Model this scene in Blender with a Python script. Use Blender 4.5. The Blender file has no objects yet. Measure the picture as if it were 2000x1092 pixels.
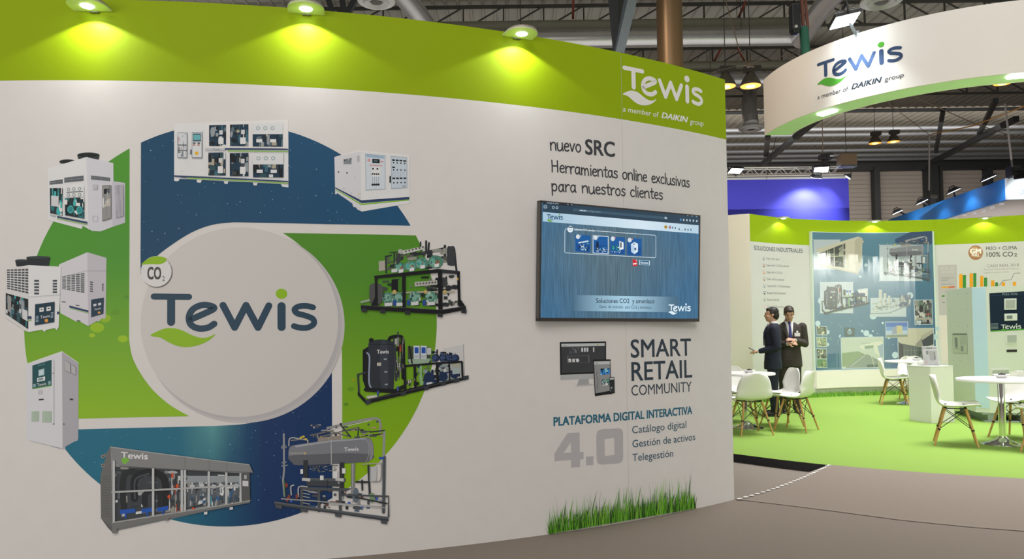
import bpy, bmesh, math, random
from mathutils import Vector, Matrix, Euler
from mathutils.geometry import tessellate_polygon
PI = math.pi
random.seed(4)
scene = bpy.context.scene
COL = scene.collection

# ------------------------------------------------------------------ camera
PITCH, ROLL, FPX, PPY, CAM_Z = .0322, .0131, 1453.1, 595.19, 1.43
cF = Vector((0, math.cos(PITCH), math.sin(PITCH)))
cU0 = Vector((0, -math.sin(PITCH), math.cos(PITCH)))
cR = Vector((1, 0, 0))*math.cos(ROLL) - cU0*math.sin(ROLL)
cU = cU0*math.cos(ROLL) + Vector((1, 0, 0))*math.sin(ROLL)
cO = Vector((0, 0, CAM_Z))
cam_data = bpy.data.cameras.new('camera')
cam = bpy.data.objects.new('camera', cam_data)
COL.objects.link(cam)
cam_data.sensor_fit = 'HORIZONTAL'
cam_data.sensor_width = 36
cam_data.lens = 36*FPX/2000
cam_data.shift_y = (PPY - 546)/2000
cam_data.clip_start, cam_data.clip_end = .05, 300
cam.matrix_world = Matrix(((cR.x, cU.x, -cF.x, 0), (cR.y, cU.y, -cF.y, 0), (cR.z, cU.z, -cF.z, CAM_Z), (0, 0, 0, 1)))
scene.camera = cam

# ------------------------------------------------------------------ world, hall light, exposure
scene.view_settings.view_transform = 'Standard'
scene.view_settings.look = 'None'
scene.view_settings.exposure = 0.0
scene.view_settings.gamma = 1.0
scene.view_settings.use_curve_mapping = False
world = bpy.data.worlds.new('hall_air')
scene.world = world
world.use_nodes = True
wbg = world.node_tree.nodes['Background']
wbg.inputs[0].default_value = (1.0, .95, .90, 1)
wbg.inputs[1].default_value = .19

def area(name, loc, target, sx, sy, power, color=(1, 1, 1), spread=180):
    d = bpy.data.lights.new(name, 'AREA')
    d.shape = 'RECTANGLE'; d.size = sx; d.size_y = sy; d.energy = power; d.color = color
    d.spread = math.radians(spread)
    o = bpy.data.objects.new(name, d); COL.objects.link(o)
    o.location = loc
    o.rotation_euler = (Vector(target) - Vector(loc)).to_track_quat('-Z', 'Y').to_euler()
    return o
def spot(name, loc, target, power, angle, blend=.3, color=(1, 1, 1), radius=.03):
    d = bpy.data.lights.new(name, 'SPOT')
    d.energy = power; d.color = color; d.spot_size = math.radians(angle); d.spot_blend = blend; d.shadow_soft_size = radius
    o = bpy.data.objects.new(name, d); COL.objects.link(o)
    o.location = loc
    o.rotation_euler = (Vector(target) - Vector(loc)).to_track_quat('-Z', 'Y').to_euler()
    return o
# rows of hall lamps high above the aisle (behind the camera) and above the stand
area('hall_lamps_aisle', (-2, -3, 10.5), (-1, 3.5, 1), 12, 5, 560, (1, .93, .86))
area('hall_lamps_stand', (6.6, 9.6, 10.5), (6.6, 9.8, 0), 5, 5, 480, (1, .99, .97), 80)
area('hall_lamps_far', (8, 37, 10.8), (8, 47, 5), 40, 4, 1900, (1, .92, .82))
# added upward fill that brightens the roof, standing in for booth glow
area('roof_fill', (4, 22, 5.5), (4, 23, 12), 40, 8, 900, (1, .97, .92))

# added soft fills from behind the camera for mural wall and stand
area('mural_fill', (-4.5, -4.5, 1.5), (-2, 5, 1.2), 8, 2.6, 265, (1, .94, .91))
area('stand_fill', (3.2, -5, 7.5), (5.4, 9.5, .4), 6, 3, 52, (1, .95, .90), 44)  # added narrow fill that brightens chairs, plinth and cabinet
area('soffit_fill', (15.2, 23.4, 2.6), (15.2, 23.6, 5), 3, 5, 60, (1, .93, .88))  # added upward fill that brightens the banner's soffit
spot('sign_warm_fill', (-2, 8.5, 10), (4.7, 12.6, 5), 1500, 34, .8, (1, .80, .62), .3)  # added warm spot that brightens the sign's left end

# ------------------------------------------------------------------ helpers
def ray(px, py):
    return cF + cR*((px - 1000)/FPX) - cU*((py - PPY)/FPX)
def onz(px, py, z):
    d = ray(px, py); return cO + d*((z - CAM_Z)/d.z)
def ony(px, py, y):
    d = ray(px, py); return cO + d*(y/d.y)
def lin(h):
    """sRGB hex to linear rgb"""
    if not isinstance(h, str): return tuple(h)
    h = h.lstrip('#'); r = []
    for i in (0, 2, 4):
        c = int(h[i:i+2], 16)/255
        r.append(c/12.92 if c <= .04045 else ((c + .055)/1.055)**2.4)
    return tuple(r)
MATS = {}
def mat(name, color=(.8, .8, .8), rough=.5, metal=0., emit=0., emit_color=None, spec=.5, noise=0., nscale=60., bump=0., trans=0., coat=0., alpha=1.):
    if name in MATS: return MATS[name]
    m = bpy.data.materials.new(name); m.use_nodes = True
    nt = m.node_tree; b = nt.nodes['Principled BSDF']
    c = lin(color)
    b.inputs['Base Color'].default_value = (*c, 1)
    b.inputs['Roughness'].default_value = rough
    b.inputs['Metallic'].default_value = metal
    b.inputs['Specular IOR Level'].default_value = spec
    b.inputs['Transmission Weight'].default_value = trans
    b.inputs['Coat Weight'].default_value = coat
    b.inputs['Alpha'].default_value = alpha
    if emit:
        b.inputs['Emission Color'].default_value = (*lin(emit_color or color), 1)
        b.inputs['Emission Strength'].default_value = emit
    if noise or bump:
        tc = nt.nodes.new('ShaderNodeTexCoord'); nz = nt.nodes.new('ShaderNodeTexNoise')
        nz.inputs['Scale'].default_value = nscale; nz.inputs['Detail'].default_value = 4
        nt.links.new(tc.outputs['Object'], nz.inputs['Vector'])
        if noise:
            rp = nt.nodes.new('ShaderNodeMapRange')
            rp.inputs[1].default_value = .25; rp.inputs[2].default_value = .75
            rp.inputs[3].default_value = 1 - noise; rp.inputs[4].default_value = 1 + noise
            nt.links.new(nz.outputs[0], rp.inputs[0])
            mx = nt.nodes.new('ShaderNodeVectorMath'); mx.operation = 'SCALE'
            mx.inputs[0].default_value = c
            nt.links.new(rp.outputs[0], mx.inputs['Scale'])
            nt.links.new(mx.outputs[0], b.inputs['Base Color'])
        if bump:
            bp = nt.nodes.new('ShaderNodeBump'); bp.inputs['Strength'].default_value = bump; bp.inputs['Distance'].default_value = .004
            nt.links.new(nz.outputs[0], bp.inputs['Height']); nt.links.new(bp.outputs[0], b.inputs['Normal'])
    MATS[name] = m
    return m
def print_mat(name, rough=.55, emit=0., coat=0., streak=False):
    """ink whose colour is carried per polygon"""
    if name in MATS: return MATS[name]
    m = bpy.data.materials.new(name); m.use_nodes = True
    nt = m.node_tree; b = nt.nodes['Principled BSDF']
    a = nt.nodes.new('ShaderNodeAttribute'); a.attribute_name = 'Ink'
    out = a.outputs['Color']
    if streak:
        tc = nt.nodes.new('ShaderNodeTexCoord'); mp = nt.nodes.new('ShaderNodeMapping'); nz = nt.nodes.new('ShaderNodeTexNoise')
        mp.inputs['Scale'].default_value = (330, 1, 5)
        nz.inputs['Scale'].default_value = 1; nz.inputs['Detail'].default_value = 3
        nt.links.new(tc.outputs['Object'], mp.inputs[0]); nt.links.new(mp.outputs[0], nz.inputs[0])
        rp = nt.nodes.new('ShaderNodeMapRange')
        rp.inputs[1].default_value = .3; rp.inputs[2].default_value = .7; rp.inputs[3].default_value = .66; rp.inputs[4].default_value = 1.34
        nt.links.new(nz.outputs[0], rp.inputs[0])
        mx = nt.nodes.new('ShaderNodeVectorMath'); mx.operation = 'SCALE'
        nt.links.new(out, mx.inputs[0]); nt.links.new(rp.outputs[0], mx.inputs['Scale']); out = mx.outputs[0]
    b.inputs['Specular IOR Level'].default_value = .3
    if emit:
        b.inputs['Base Color'].default_value = (.01, .01, .012, 1)
        nt.links.new(out, b.inputs['Emission Color'])
        b.inputs['Emission Strength'].default_value = emit
    else:
        nt.links.new(out, b.inputs['Base Color'])
    b.inputs['Roughness'].default_value = rough
    b.inputs['Coat Weight'].default_value = coat
    b.inputs['Coat Roughness'].default_value = .02
    MATS[name] = m
    return m

def link(name, me, parent=None, mats=(), smooth=None, bevel=0):
    for m in mats: me.materials.append(m)
    if smooth:
        for p in me.polygons: p.use_smooth = True
        me.set_sharp_from_angle(angle=math.radians(smooth))
    o = bpy.data.objects.new(name, me); COL.objects.link(o)
    if parent is not None: o.parent = parent
    if bevel:
        bv = o.modifiers.new('bevel', 'BEVEL'); bv.width = bevel; bv.segments = 2; bv.limit_method = 'ANGLE'; bv.angle_limit = math.radians(40)
    return o
def tag(o, label, cat, group=None):
    o['label'] = label; o['category'] = cat
    if group: o['group'] = group
    return o
def structure(o, label=None):
    o['kind'] = 'structure'
    if label: o['label'] = label
    return o
def thing(name, label, cat, loc=(0, 0, 0), rz=0, group=None):
    o = bpy.data.objects.new(name, None); COL.objects.link(o)
    o.location = loc; o.rotation_euler = (0, 0, rz); o.empty_display_size = .1
    return tag(o, label, cat, group)
def dup(root, label, loc, rz=0, group=None):
    r = root.copy(); COL.objects.link(r); r.location = loc; r.rotation_euler = (0, 0, rz); r['label'] = label
    if group: r['group'] = group
    for ch in list(root.children):
        c = ch.copy(); COL.objects.link(c); c.parent = r
        for g in list(ch.children):
            d = g.copy(); COL.objects.link(d); d.parent = c
    return r

class MB:
    """collects shapes into one mesh"""
    def __init__(s): s.v = []; s.f = []; s.m = []; s.mi = 0
    def add(s, vs, fs):
        b = len(s.v); s.v += [Vector(v) for v in vs]
        s.f += [[b + i for i in f] for f in fs]; s.m += [s.mi]*len(fs)
        return s
    def box(s, c, d, rz=0, M=None):
        hx, hy, hz = d[0]/2, d[1]/2, d[2]/2
        vs = [Vector((x*hx, y*hy, z*hz)) for z in (-1, 1) for y in (-1, 1) for x in (-1, 1)]
        R = M if M is not None else Matrix.Rotation(rz, 3, 'Z')
        return s.add([R @ v + Vector(c) for v in vs], [(0, 2, 3, 1), (4, 5, 7, 6), (0, 1, 5, 4), (2, 6, 7, 3), (0, 4, 6, 2), (1, 3, 7, 5)])
    def hexa(s, p):
        """eight corners: bottom four then top four, anticlockwise"""
        return s.add(p, [(3, 2, 1, 0), (4, 5, 6, 7), (0, 1, 5, 4), (1, 2, 6, 5), (2, 3, 7, 6), (3, 0, 4, 7)])
    def bar(s, a, b, w, h):
        a, b = Vector(a), Vector(b); d = (b - a); L = d.length
        M = d.to_track_quat('X', 'Z').to_matrix()
        return s.box((a + b)/2, (L, w, h), M=M)
    def cone(s, a, b, r1, r2=None, n=12, caps=True):
        r2 = r1 if r2 is None else r2
        a, b = Vector(a), Vector(b); q = (b - a).to_track_quat('Z', 'Y')
        vs = []
        for p, r in ((a, r1), (b, r2)):
            for i in range(n):
                t = 2*PI*i/n; vs.append(p + q @ Vector((r*math.cos(t), r*math.sin(t), 0)))
        fs = [(i, (i+1) % n, n + (i+1) % n, n + i) for i in range(n)]
        if caps: fs += [tuple(range(n-1, -1, -1)), tuple(range(n, 2*n))]
        return s.add(vs, fs)
    def tube(s, pts, r, n=8, closed=False):
        pts = [Vector(p) for p in pts]; N = len(pts); vs = []; rr = r if isinstance(r, (list, tuple)) else [r]*N
        ref = None
        for i, p in enumerate(pts):
            t = (pts[(i+1) % N] - pts[i-1]) if closed else (pts[min(i+1, N-1)] - pts[max(i-1, 0)])
            t.normalize()
            if ref is None:
                ref = t.orthogonal().normalized()
            ref = (ref - t*ref.dot(t)).normalized(); w = t.cross(ref)
            for k in range(n):
                a = 2*PI*k/n; vs.append(p + ref*math.cos(a)*rr[i] + w*math.sin(a)*rr[i])
        fs = []
        for i in range(N if closed else N-1):
            j = (i+1) % N
            fs += [(i*n+k, i*n+(k+1) % n, j*n+(k+1) % n, j*n+k) for k in range(n)]
        if not closed: fs += [tuple(range(n-1, -1, -1)), tuple(range((N-1)*n, N*n))]
        return s.add(vs, fs)
    def lathe(s, prof, n=24, c=(0, 0, 0), M=None):
        """profile (r, z) from bottom to top about z"""
        vs = []; fs = []; c = Vector(c); K = len(prof)
        for r, z in prof:
            for i in range(n):
                t = 2*PI*i/n; v = Vector((max(r, 1e-5)*math.cos(t), max(r, 1e-5)*math.sin(t), z))
                vs.append((M @ v if M is not None else v) + c)
        for k in range(K-1):
            fs += [(k*n+i, k*n+(i+1) % n, (k+1)*n+(i+1) % n, (k+1)*n+i) for i in range(n)]
        fs += [tuple(range(n-1, -1, -1)), tuple(range((K-1)*n, K*n))]
        return s.add(vs, fs)
    def ell(s, c, r, M=None, n=16, k=10):
        prof = [(math.sin(PI*i/k), -math.cos(PI*i/k)) for i in range(k+1)]
        D = Matrix.Diagonal(Vector(r)); D = (M @ D) if M is not None else D
        return s.lathe(prof, n, c, D)
    def loft(s, rings, n=16):
        """rings of (centre, rx, ry) stacked, horizontal ellipses"""
        vs = []; K = len(rings); fs = []
        for c, rx, ry in rings:
            for i in range(n):
                t = 2*PI*i/n; vs.append(Vector(c) + Vector((rx*math.cos(t), ry*math.sin(t), 0)))
        for k in range(K-1):
            fs += [(k*n+i, k*n+(i+1) % n, (k+1)*n+(i+1) % n, (k+1)*n+i) for i in range(n)]
        fs += [tuple(range(n-1, -1, -1)), tuple(range((K-1)*n, K*n))]
        return s.add(vs, fs)
    def prism(s, poly, z0, z1):
        """closed outline (x, y) between two heights"""
        n = len(poly)
        vs = [(x, y, z0) for x, y in poly] + [(x, y, z1) for x, y in poly]
        tri = tessellate_polygon([[Vector((x, y, 0)) for x, y in poly]])
        fs = [(i, (i+1) % n, n + (i+1) % n, n + i) for i in range(n)]
        b = len(s.v); s.add(vs, fs)
        s.add(vs[:n], [tuple(reversed(t)) for t in tri]); s.add(vs[n:], [tuple(t) for t in tri])
        return s
    def mesh(s, name, weld=False, fix=False):
        me = bpy.data.meshes.new(name)
        me.from_pydata([tuple(v) for v in s.v], [], s.f)
        if any(s.m): me.polygons.foreach_set('material_index', s.m)
        if weld or fix:
            bm = bmesh.new(); bm.from_mesh(me)
            bmesh.ops.remove_doubles(bm, verts=bm.verts, dist=1e-5)
            bmesh.ops.recalc_face_normals(bm, faces=bm.faces)
            bm.to_mesh(me); bm.free()
        me.update()
        return me
    def build(s, name, mats, parent=None, smooth=None, bevel=0, fix=False):
        if not isinstance(mats, (list, tuple)): mats = [mats]
        return link(name, s.mesh(name, fix=fix), parent, mats, smooth, bevel)

# ---- surfaces that carry prints: flat coordinates (u, v) and an offset in front
class Cyl:
    """upright cylinder seen from outside (sign=-1, convex) or inside (sign=1, concave)"""
    def __init__(s, xc, yc, r, sign, step=.1): s.xc, s.yc, s.r, s.sg, s.step = xc, yc, r, sign, step
    def _arc(s, u, off):
        a = u/s.r; r = s.r - s.sg*off
        return Vector((s.xc + r*math.sin(a), s.yc + s.sg*r*math.cos(a), 0))
    def pt(s, u, v, off=0):
        k = math.floor(u/s.step + 1e-6); t = u/s.step - k
        p = s._arc(k*s.step, off)
        if t > 1e-5: p = p.lerp(s._arc((k+1)*s.step, off), t)
        p.z = v; return p
    def px(s, x, y):
        d = ray(x, y); a = d.x**2 + d.y**2; b = -2*(d.x*s.xc + d.y*s.yc); c = s.xc**2 + s.yc**2 - s.r**2
        q = math.sqrt(max(b*b - 4*a*c, 0)); t = (-b + s.sg*q)/(2*a)
        h = d*t
        return (s.r*math.atan2(h.x - s.xc, s.sg*(h.y - s.yc)), h.z + CAM_Z)
class Flat:
    def __init__(s, o, ux, uy): 
        s.o, s.ux, s.uy = Vector(o), Vector(ux).normalized(), Vector(uy).normalized(); s.n = s.ux.cross(s.uy); s.step = None
    def pt(s, u, v, off=0): return s.o + s.ux*u + s.uy*v + s.n*off
    def px(s, x, y):
        d = ray(x, y); t = (s.o - cO).dot(s.n)/d.dot(s.n); h = cO + d*t - s.o
        return (h.dot(s.ux), h.dot(s.uy))

_tx = {}
def text_mesh(t, bold=0., ital=0.):
    k = (t, bold, ital)
    if k not in _tx:
        cu = bpy.data.curves.new('lettering', 'FONT'); cu.body = t; cu.offset = bold; cu.shear = ital; cu.resolution_u = 3
        o = bpy.data.objects.new('lettering', cu); COL.objects.link(o)
        bpy.context.view_layer.update()
        me = bpy.data.meshes.new_from_object(o.evaluated_get(bpy.context.evaluated_depsgraph_get()))
        vs = [(v.co.x, v.co.y) for v in me.vertices]; fs = [tuple(p.vertices) for p in me.polygons]
        bpy.data.objects.remove(o); bpy.data.curves.remove(cu); bpy.data.meshes.remove(me)
        x0 = min(v[0] for v in vs); x1 = max(v[0] for v in vs)
        _tx[k] = ([(x - x0, y) for x, y in vs], fs, x1 - x0)
    return _tx[k]
def smooth_path(pts, k=6, closed=False):
    out = []; n = len(pts)
    for i in range(n if closed else n-1):
        g = (lambda j: pts[j % n]) if closed else (lambda j: pts[max(0, min(n-1, j))])
        p0, p1, p2, p3 = g(i-1), g(i), g(i+1), g(i+2)
        for j in range(k):
            t = j/k
            out.append(tuple(.5*((2*b) + (c-a)*t + (2*a-5*b+4*c-d)*t*t + (-a+3*b-3*c+d)*t**3) for a, b, c, d in zip(p0, p1, p2, p3)))
    if not closed: out.append(tuple(pts[-1]))
    return out
def pairs(l): return [(l[i], l[i+1]) for i in range(0, len(l), 2)]
class Z:
    """reads coordinates measured in an enlarged crop of the photograph"""
    def __init__(s, ox, oy, sc): s.ox, s.oy, s.sc = ox, oy, sc
    def __call__(s, *l): return [(s.ox + a/s.sc, s.oy + b/s.sc) for a, b in pairs(l)]
PX = Z(0, 0, 1)

class Print:
    """flat artwork on a surface; each polygon lies a hair in front of the one before"""
    def __init__(s, surf, off=.001, dl=.00003): s.s = surf; s.v = []; s.f = []; s.c = []; s.off = off; s.dl = dl
    def _emit(s, vs, fs, col):
        s.off += s.dl
        st = s.s.step
        u0 = min(v[0] for v in vs); u1 = max(v[0] for v in vs)
        if st and (math.floor(u0/st + 1e-6) != math.floor(u1/st - 1e-6) or callable(col)):
            bm = bmesh.new(); bv = [bm.verts.new((v[0], v[1], 0)) for v in vs]
            for f in fs:
                try: bm.faces.new([bv[i] for i in f])
                except ValueError: pass
            k = math.floor(u0/st) + 1
            while k*st < u1:
                bmesh.ops.bisect_plane(bm, geom=bm.verts[:]+bm.edges[:]+bm.faces[:], dist=1e-6, plane_co=(k*st, 0, 0), plane_no=(1, 0, 0)); k += 1
            if callable(col):
                w0 = min(v[1] for v in vs); w1 = max(v[1] for v in vs); k = math.floor(w0/st) + 1
                while k*st < w1:
                    bmesh.ops.bisect_plane(bm, geom=bm.verts[:]+bm.edges[:]+bm.faces[:], dist=1e-6, plane_co=(0, k*st, 0), plane_no=(0, 1, 0)); k += 1
            bm.verts.index_update()
            vs = [(v.co.x, v.co.y) for v in bm.verts]
            # chords between grid lines: a vertex on a line belongs to both facets
            fs = [[v.index for v in f.verts] for f in bm.faces]
            bm.free()
        b = len(s.v)
        for v in vs:
            s.v.append(s.s.pt(v[0], v[1], s.off)); s.c.append(lin(col(v[0], v[1]) if callable(col) else col))
        s.f += [[b + i for i in f] for f in fs]
    def uv(s, pts, col, holes=()):
        loops = [[Vector((p[0], p[1], 0)) for p in l] for l in (pts, *holes)]
        tri = tessellate_polygon(loops); vs = [(p.x, p.y) for l in loops for p in l]
        fs = []
        for t in tri:
            a, b, c = (vs[i] for i in t)
            ar = (b[0]-a[0])*(c[1]-a[1]) - (b[1]-a[1])*(c[0]-a[0])
            if abs(ar) < 1e-12: continue
            fs.append(t if ar > 0 else tuple(reversed(t)))
        if fs: s._emit(vs, fs, col)
    def px(s, pts, col, holes=()):
        s.uv([s.s.px(*p) for p in pts], col, [[s.s.px(*p) for p in h] for h in holes])
    def disc(s, c, rx, ry, col, n=20, a0=0):
        s.px([(c[0] + rx*math.cos(2*PI*i/n + a0), c[1] + ry*math.sin(2*PI*i/n + a0)) for i in range(n)], col)
    def ring(s, c, r, w, col, n=24):
        f = lambda q: [(c[0] + q*math.cos(2*PI*i/n), c[1] + q*math.sin(2*PI*i/n)) for i in range(n)]
        s.px(f(r), col, [f(r - w)])
    def quad(s, q, u0, v0, u1, v1, col):
        """a rectangle in the unit square of a four-cornered picture area (tl, tr, br, bl)"""
        s.px([bil(q, u0, v0), bil(q, u1, v0), bil(q, u1, v1), bil(q, u0, v1)], col)
    def frame(s, q, t, col):
        c = [sum(p[i] for p in q)/4 for i in (0, 1)]
        def inn(p):
            d = math.hypot(p[0]-c[0], p[1]-c[1]); k = 1 - t*1.3/max(d, 1e-3)
            return (c[0] + (p[0]-c[0])*k, c[1] + (p[1]-c[1])*k)
        s.px(q, col, [[inn(p) for p in q]])
    def strokes(s, lines, w, col, n=4):
        """round-ended strokes in (u, v), one merged layer"""
        vs = []; fs = []
        for ln in lines:
            L = [Vector(p) for p in ln]; K = len(L); b = len(vs); lv = []; rv = []
            for i, p in enumerate(L):
                t = (L[min(i+1, K-1)] - L[max(i-1, 0)])
                t = t.normalized() if t.length > 1e-9 else Vector((1, 0))
                nn = Vector((-t.y, t.x))*w/2; lv.append(p + nn); rv.append(p - nn)
            loop = []
            t = (L[0] - L[1]).normalized(); a = math.atan2(t.y, t.x)
            loop += [L[0] + Vector((math.cos(a + PI/2 - PI*j/(n)), math.sin(a + PI/2 - PI*j/(n))))*w/2 for j in range(1, n)]
            vs += [tuple(p) for p in lv] + [tuple(p) for p in rv]
            fs += [(b+K+i, b+K+i+1, b+i+1, b+i) for i in range(K-1)]
            for e, o in ((0, 1), (K-1, K-2)):
                t = (L[e] - L[o]).normalized(); a = math.atan2(t.y, t.x); q = len(vs)
                vs += [tuple(L[e] + Vector((math.cos(a - PI/2 + PI*j/(2*n)), math.sin(a - PI/2 + PI*j/(2*n))))*w/2) for j in range(2*n+1)]
                fs.append(tuple(range(q, q + 2*n + 1)))
        s._emit(vs, fs, col)
    def line(s, pts, wpx, col):
        """stroke along photograph points, width given in photograph pixels"""
        P = [s.s.px(*p) for p in pts]
        a = s.s.px(pts[0][0], pts[0][1]); b = s.s.px(pts[0][0], pts[0][1] + 1)
        s.strokes([P], wpx*math.hypot(a[0]-b[0], a[1]-b[1]), col, 2)
    def lines(s, many, wpx, col):
        p = many[0][0]; a = s.s.px(*p); b = s.s.px(p[0], p[1] + 1)
        s.strokes([[s.s.px(*q) for q in l] for l in many], wpx*math.hypot(a[0]-b[0], a[1]-b[1]), col, 2)
    def text(s, t, A, B, hpx, col, bold=0., ital=0.):
        """t written from A to B (photograph pixels on its baseline), capitals hpx tall at A"""
        vs, fs, w = text_mesh(t, 0, ital)
        a = Vector(s.s.px(*A)); b = Vector(s.s.px(*B)); h = (Vector(s.s.px(A[0], A[1] - hpx)) - a).length/.69
        d = (b - a)/w
        for dx, dy in ([(0, 0)] if bold <= 0 else [(-bold, -bold*.7), (-bold, bold*.7), (bold, -bold*.7), (bold, bold*.7), (0, 0)]):
            s._emit([(a.x + d.x*(x + dx), a.y + d.y*x + h*(y + dy)) for x, y in vs], fs, col)
    def clutter(s, q, n, pal, rng, smin=.03, smax=.12, disc=.3):
        for i in range(n):
            u, v = rng.random(), rng.random(); w = rng.uniform(smin, smax); h = rng.uniform(smin, smax); c = rng.choice(pal)
            if rng.random() < disc:
                k = [(min(max(u + w*.6*math.cos(a*PI/4), 0), 1), min(max(v + h*.8*math.sin(a*PI/4), 0), 1)) for a in range(8)]
                s.px([bil(q, *p) for p in k], c)
            else:
                if rng.random() < .5: w *= .35; h *= 1.6
                s.quad(q, max(u-w/2, 0), max(v-h/2, 0), min(u+w/2, 1), min(v+h/2, 1), c)
    def logo(s, A, B, hpx, ink, leaf, dot=None):
        """the wordmark with its leaf, from baseline point A to B"""
        a = Vector(s.s.px(*A)); b = Vector(s.s.px(*B)); d = b - a
        h = (Vector(s.s.px(A[0], A[1] - hpx)) - a).length/.203
        g = lambda x, y: (a.x + d.x*(x-103)/794, a.y + d.y*(x-103)/794 + h*(580-y)/794)
        for ln, w in LOGO:
            p = smooth_path(ln, 5) if len(ln) > 3 else ln
            s.strokes([[g(*q) for q in p]], w*d.length/794*.5 + w*h/794*.5, ink)
        s.uv([g(*q) for q in smooth_path(LEAF, 4, True)], leaf)
        s.uv([g(724 + 28*math.cos(i*PI/10), 414 + 25*math.sin(-i*PI/10)) for i in range(20)], dot or leaf)
    def build(s, name, material, parent=None):
        me = bpy.data.meshes.new(name); me.from_pydata([tuple(v) for v in s.v], [], s.f)
        at = me.color_attributes.new('Ink', 'FLOAT_COLOR', 'POINT')
        at.data.foreach_set('color', [x for c in s.c for x in (*c, 1)])
        return link(name, me, parent, [material])
def bil(q, u, v):
    (ax, ay), (bx, by), (cx, cy), (dx, dy) = q
    return ((ax*(1-u) + bx*u)*(1-v) + (dx*(1-u) + cx*u)*v, (ay*(1-u) + by*u)*(1-v) + (dy*(1-u) + cy*u)*v)
LOGO = [([(120, 434), (284, 434)], 30), ([(201, 440), (201, 556)], 37),
        ([(294, 542), (350, 517), (402, 490), (388, 477), (347, 473), (305, 492), (285, 528), (293, 566), (328, 585), (372, 582), (403, 563)], 31),
        ([(445, 473), (500, 580)], 33), ([(500, 580), (554, 472)], 33), ([(554, 472), (611, 580)], 33), ([(611, 580), (663, 473)], 33), ([(724, 474), (724, 577)], 39),
        ([(877, 479), (845, 472), (808, 475), (787, 490), (800, 509), (840, 520), (876, 536), (880, 561), (850, 579), (815, 580), (784, 572)], 29)]
LEAF = [(103, 620), (160, 590), (200, 584), (245, 592), (300, 618), (340, 630), (375, 627), (410, 612), (382, 640), (340, 662), (290, 674), (240, 672), (195, 655), (150, 630)]

# inks: colours read off the photograph, taken back to the paper's own colour under the hall light
def ink(h, ref=(.555, .51, .475), k=.70):
    return tuple(min(c*k/r, .86) for c, r in zip(lin(h), ref))
# ------------------------------------------------------------------ the setting
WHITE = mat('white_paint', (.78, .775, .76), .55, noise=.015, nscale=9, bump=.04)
GREENP = mat('green_band_paint', (.31, .45, .006), .6, spec=.15)
TOP = 3.49; BAND = 2.985; PLAT = .09
FW = Cyl(-3.0433, 12.3863, 7.8879, -1)          # the convex mural wall
RW = Cyl(7.253, 9.443, 4.7245, 1)               # the concave wall at the back of the stand
carpet = mat('grey_carpet', (.225, .188, .155), .95, noise=.16, nscale=260, bump=.25)
carpet2 = mat('grey_ramp_carpet', (.255, .212, .178), .95, noise=.12, nscale=260, bump=.25)
carpet3 = mat('inner_grey_carpet', (.25, .215, .18), .95, noise=.1, nscale=260, bump=.25)
greenc = mat('green_carpet', (.235, .385, .062), .95, noise=.07, nscale=300, bump=.2)
blackm = mat('black_edge', (.012, .012, .014), .7)

m = MB(); m.box((5, 21, -.05), (110, 72, .1)); structure(m.build('floor', carpet), 'grey hall carpet')
# raised stand floor with a curved front edge
edge = [tuple(onz(x, y, PLAT)[:2]) for x, y in ((1434, 886.5), (1520, 897.5), (1600, 906.5), (1690, 915), (1800, 923.5), (1900, 930), (2000, 935.5))]
poly = [(-1.5, 12.6), (.2, 10.6), (1.5, 8.75)] + edge + [(5.6, 5.75), (8, 5.2), (12.4, 6.2), (13, 11), (12.2, 15.6), (5, 16), (-1.5, 15.5)]
m = MB(); m.prism(poly, .006, PLAT); m.mi = 0
plat = m.mesh('floor_stand')
for p in plat.polygons: p.material_index = 0 if p.normal.z > .5 else 1
structure(link('floor_stand', plat, None, [greenc, blackm]), 'bright green carpet of the raised stand floor')
# carpeted ramp up to it
top = [tuple(onz(x, y, PLAT)) for x, y in ((1620, 908.6), (1690, 915), (1800, 923.5), (1900, 930), (2000, 935.5))] + [(5.6, 5.75, PLAT), (8, 5.2, PLAT)]
low = [onz(1437, 976.3, 0), onz(1530, 987, 0), onz(1640, 1001, 0), onz(1760, 1017, 0), onz(1900, 1031, 0), onz(2100, 1046, 0), Vector((6, 3.9, 0))]
m = MB(); n = len(top)
K = 6; vs = []
for t, l in zip(top, low):
    for k in range(K+1):
        q = Vector(t).lerp(Vector(l), k/K); vs.append((q.x, q.y, q.z + .004))
m.add(vs, [(i*(K+1)+k, i*(K+1)+k+1, (i+1)*(K+1)+k+1, (i+1)*(K+1)+k) for i in range(n-1) for k in range(K)])
bt = [(v[0], v[1], -.02) for v in vs]; b = len(m.v)
m.add(vs[:K+1] + bt[:K+1], [(k, K+1+k, K+2+k, k+1) for k in range(K)])
structure(m.build('floor_ramp', carpet2, fix=True), 'lighter grey carpet ramp')
# paler carpet between wall and ramp
m = MB(); q = [onz(1437, 976, 0), onz(1500, 955, 0), onz(1560, 934, 0), onz(1612, 912, 0)]
m.prism([(p.x, p.y) for p in q] + [(2.6, 7.6), (1.5, 9.0), (.2, 10.9), (-1.5, 12.8), (-2.2, 12.2), (1.2, 7.2)], .001, .004)
structure(m.build('floor_strip', carpet3), 'pale carpet between mural wall and stand floor')
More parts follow.
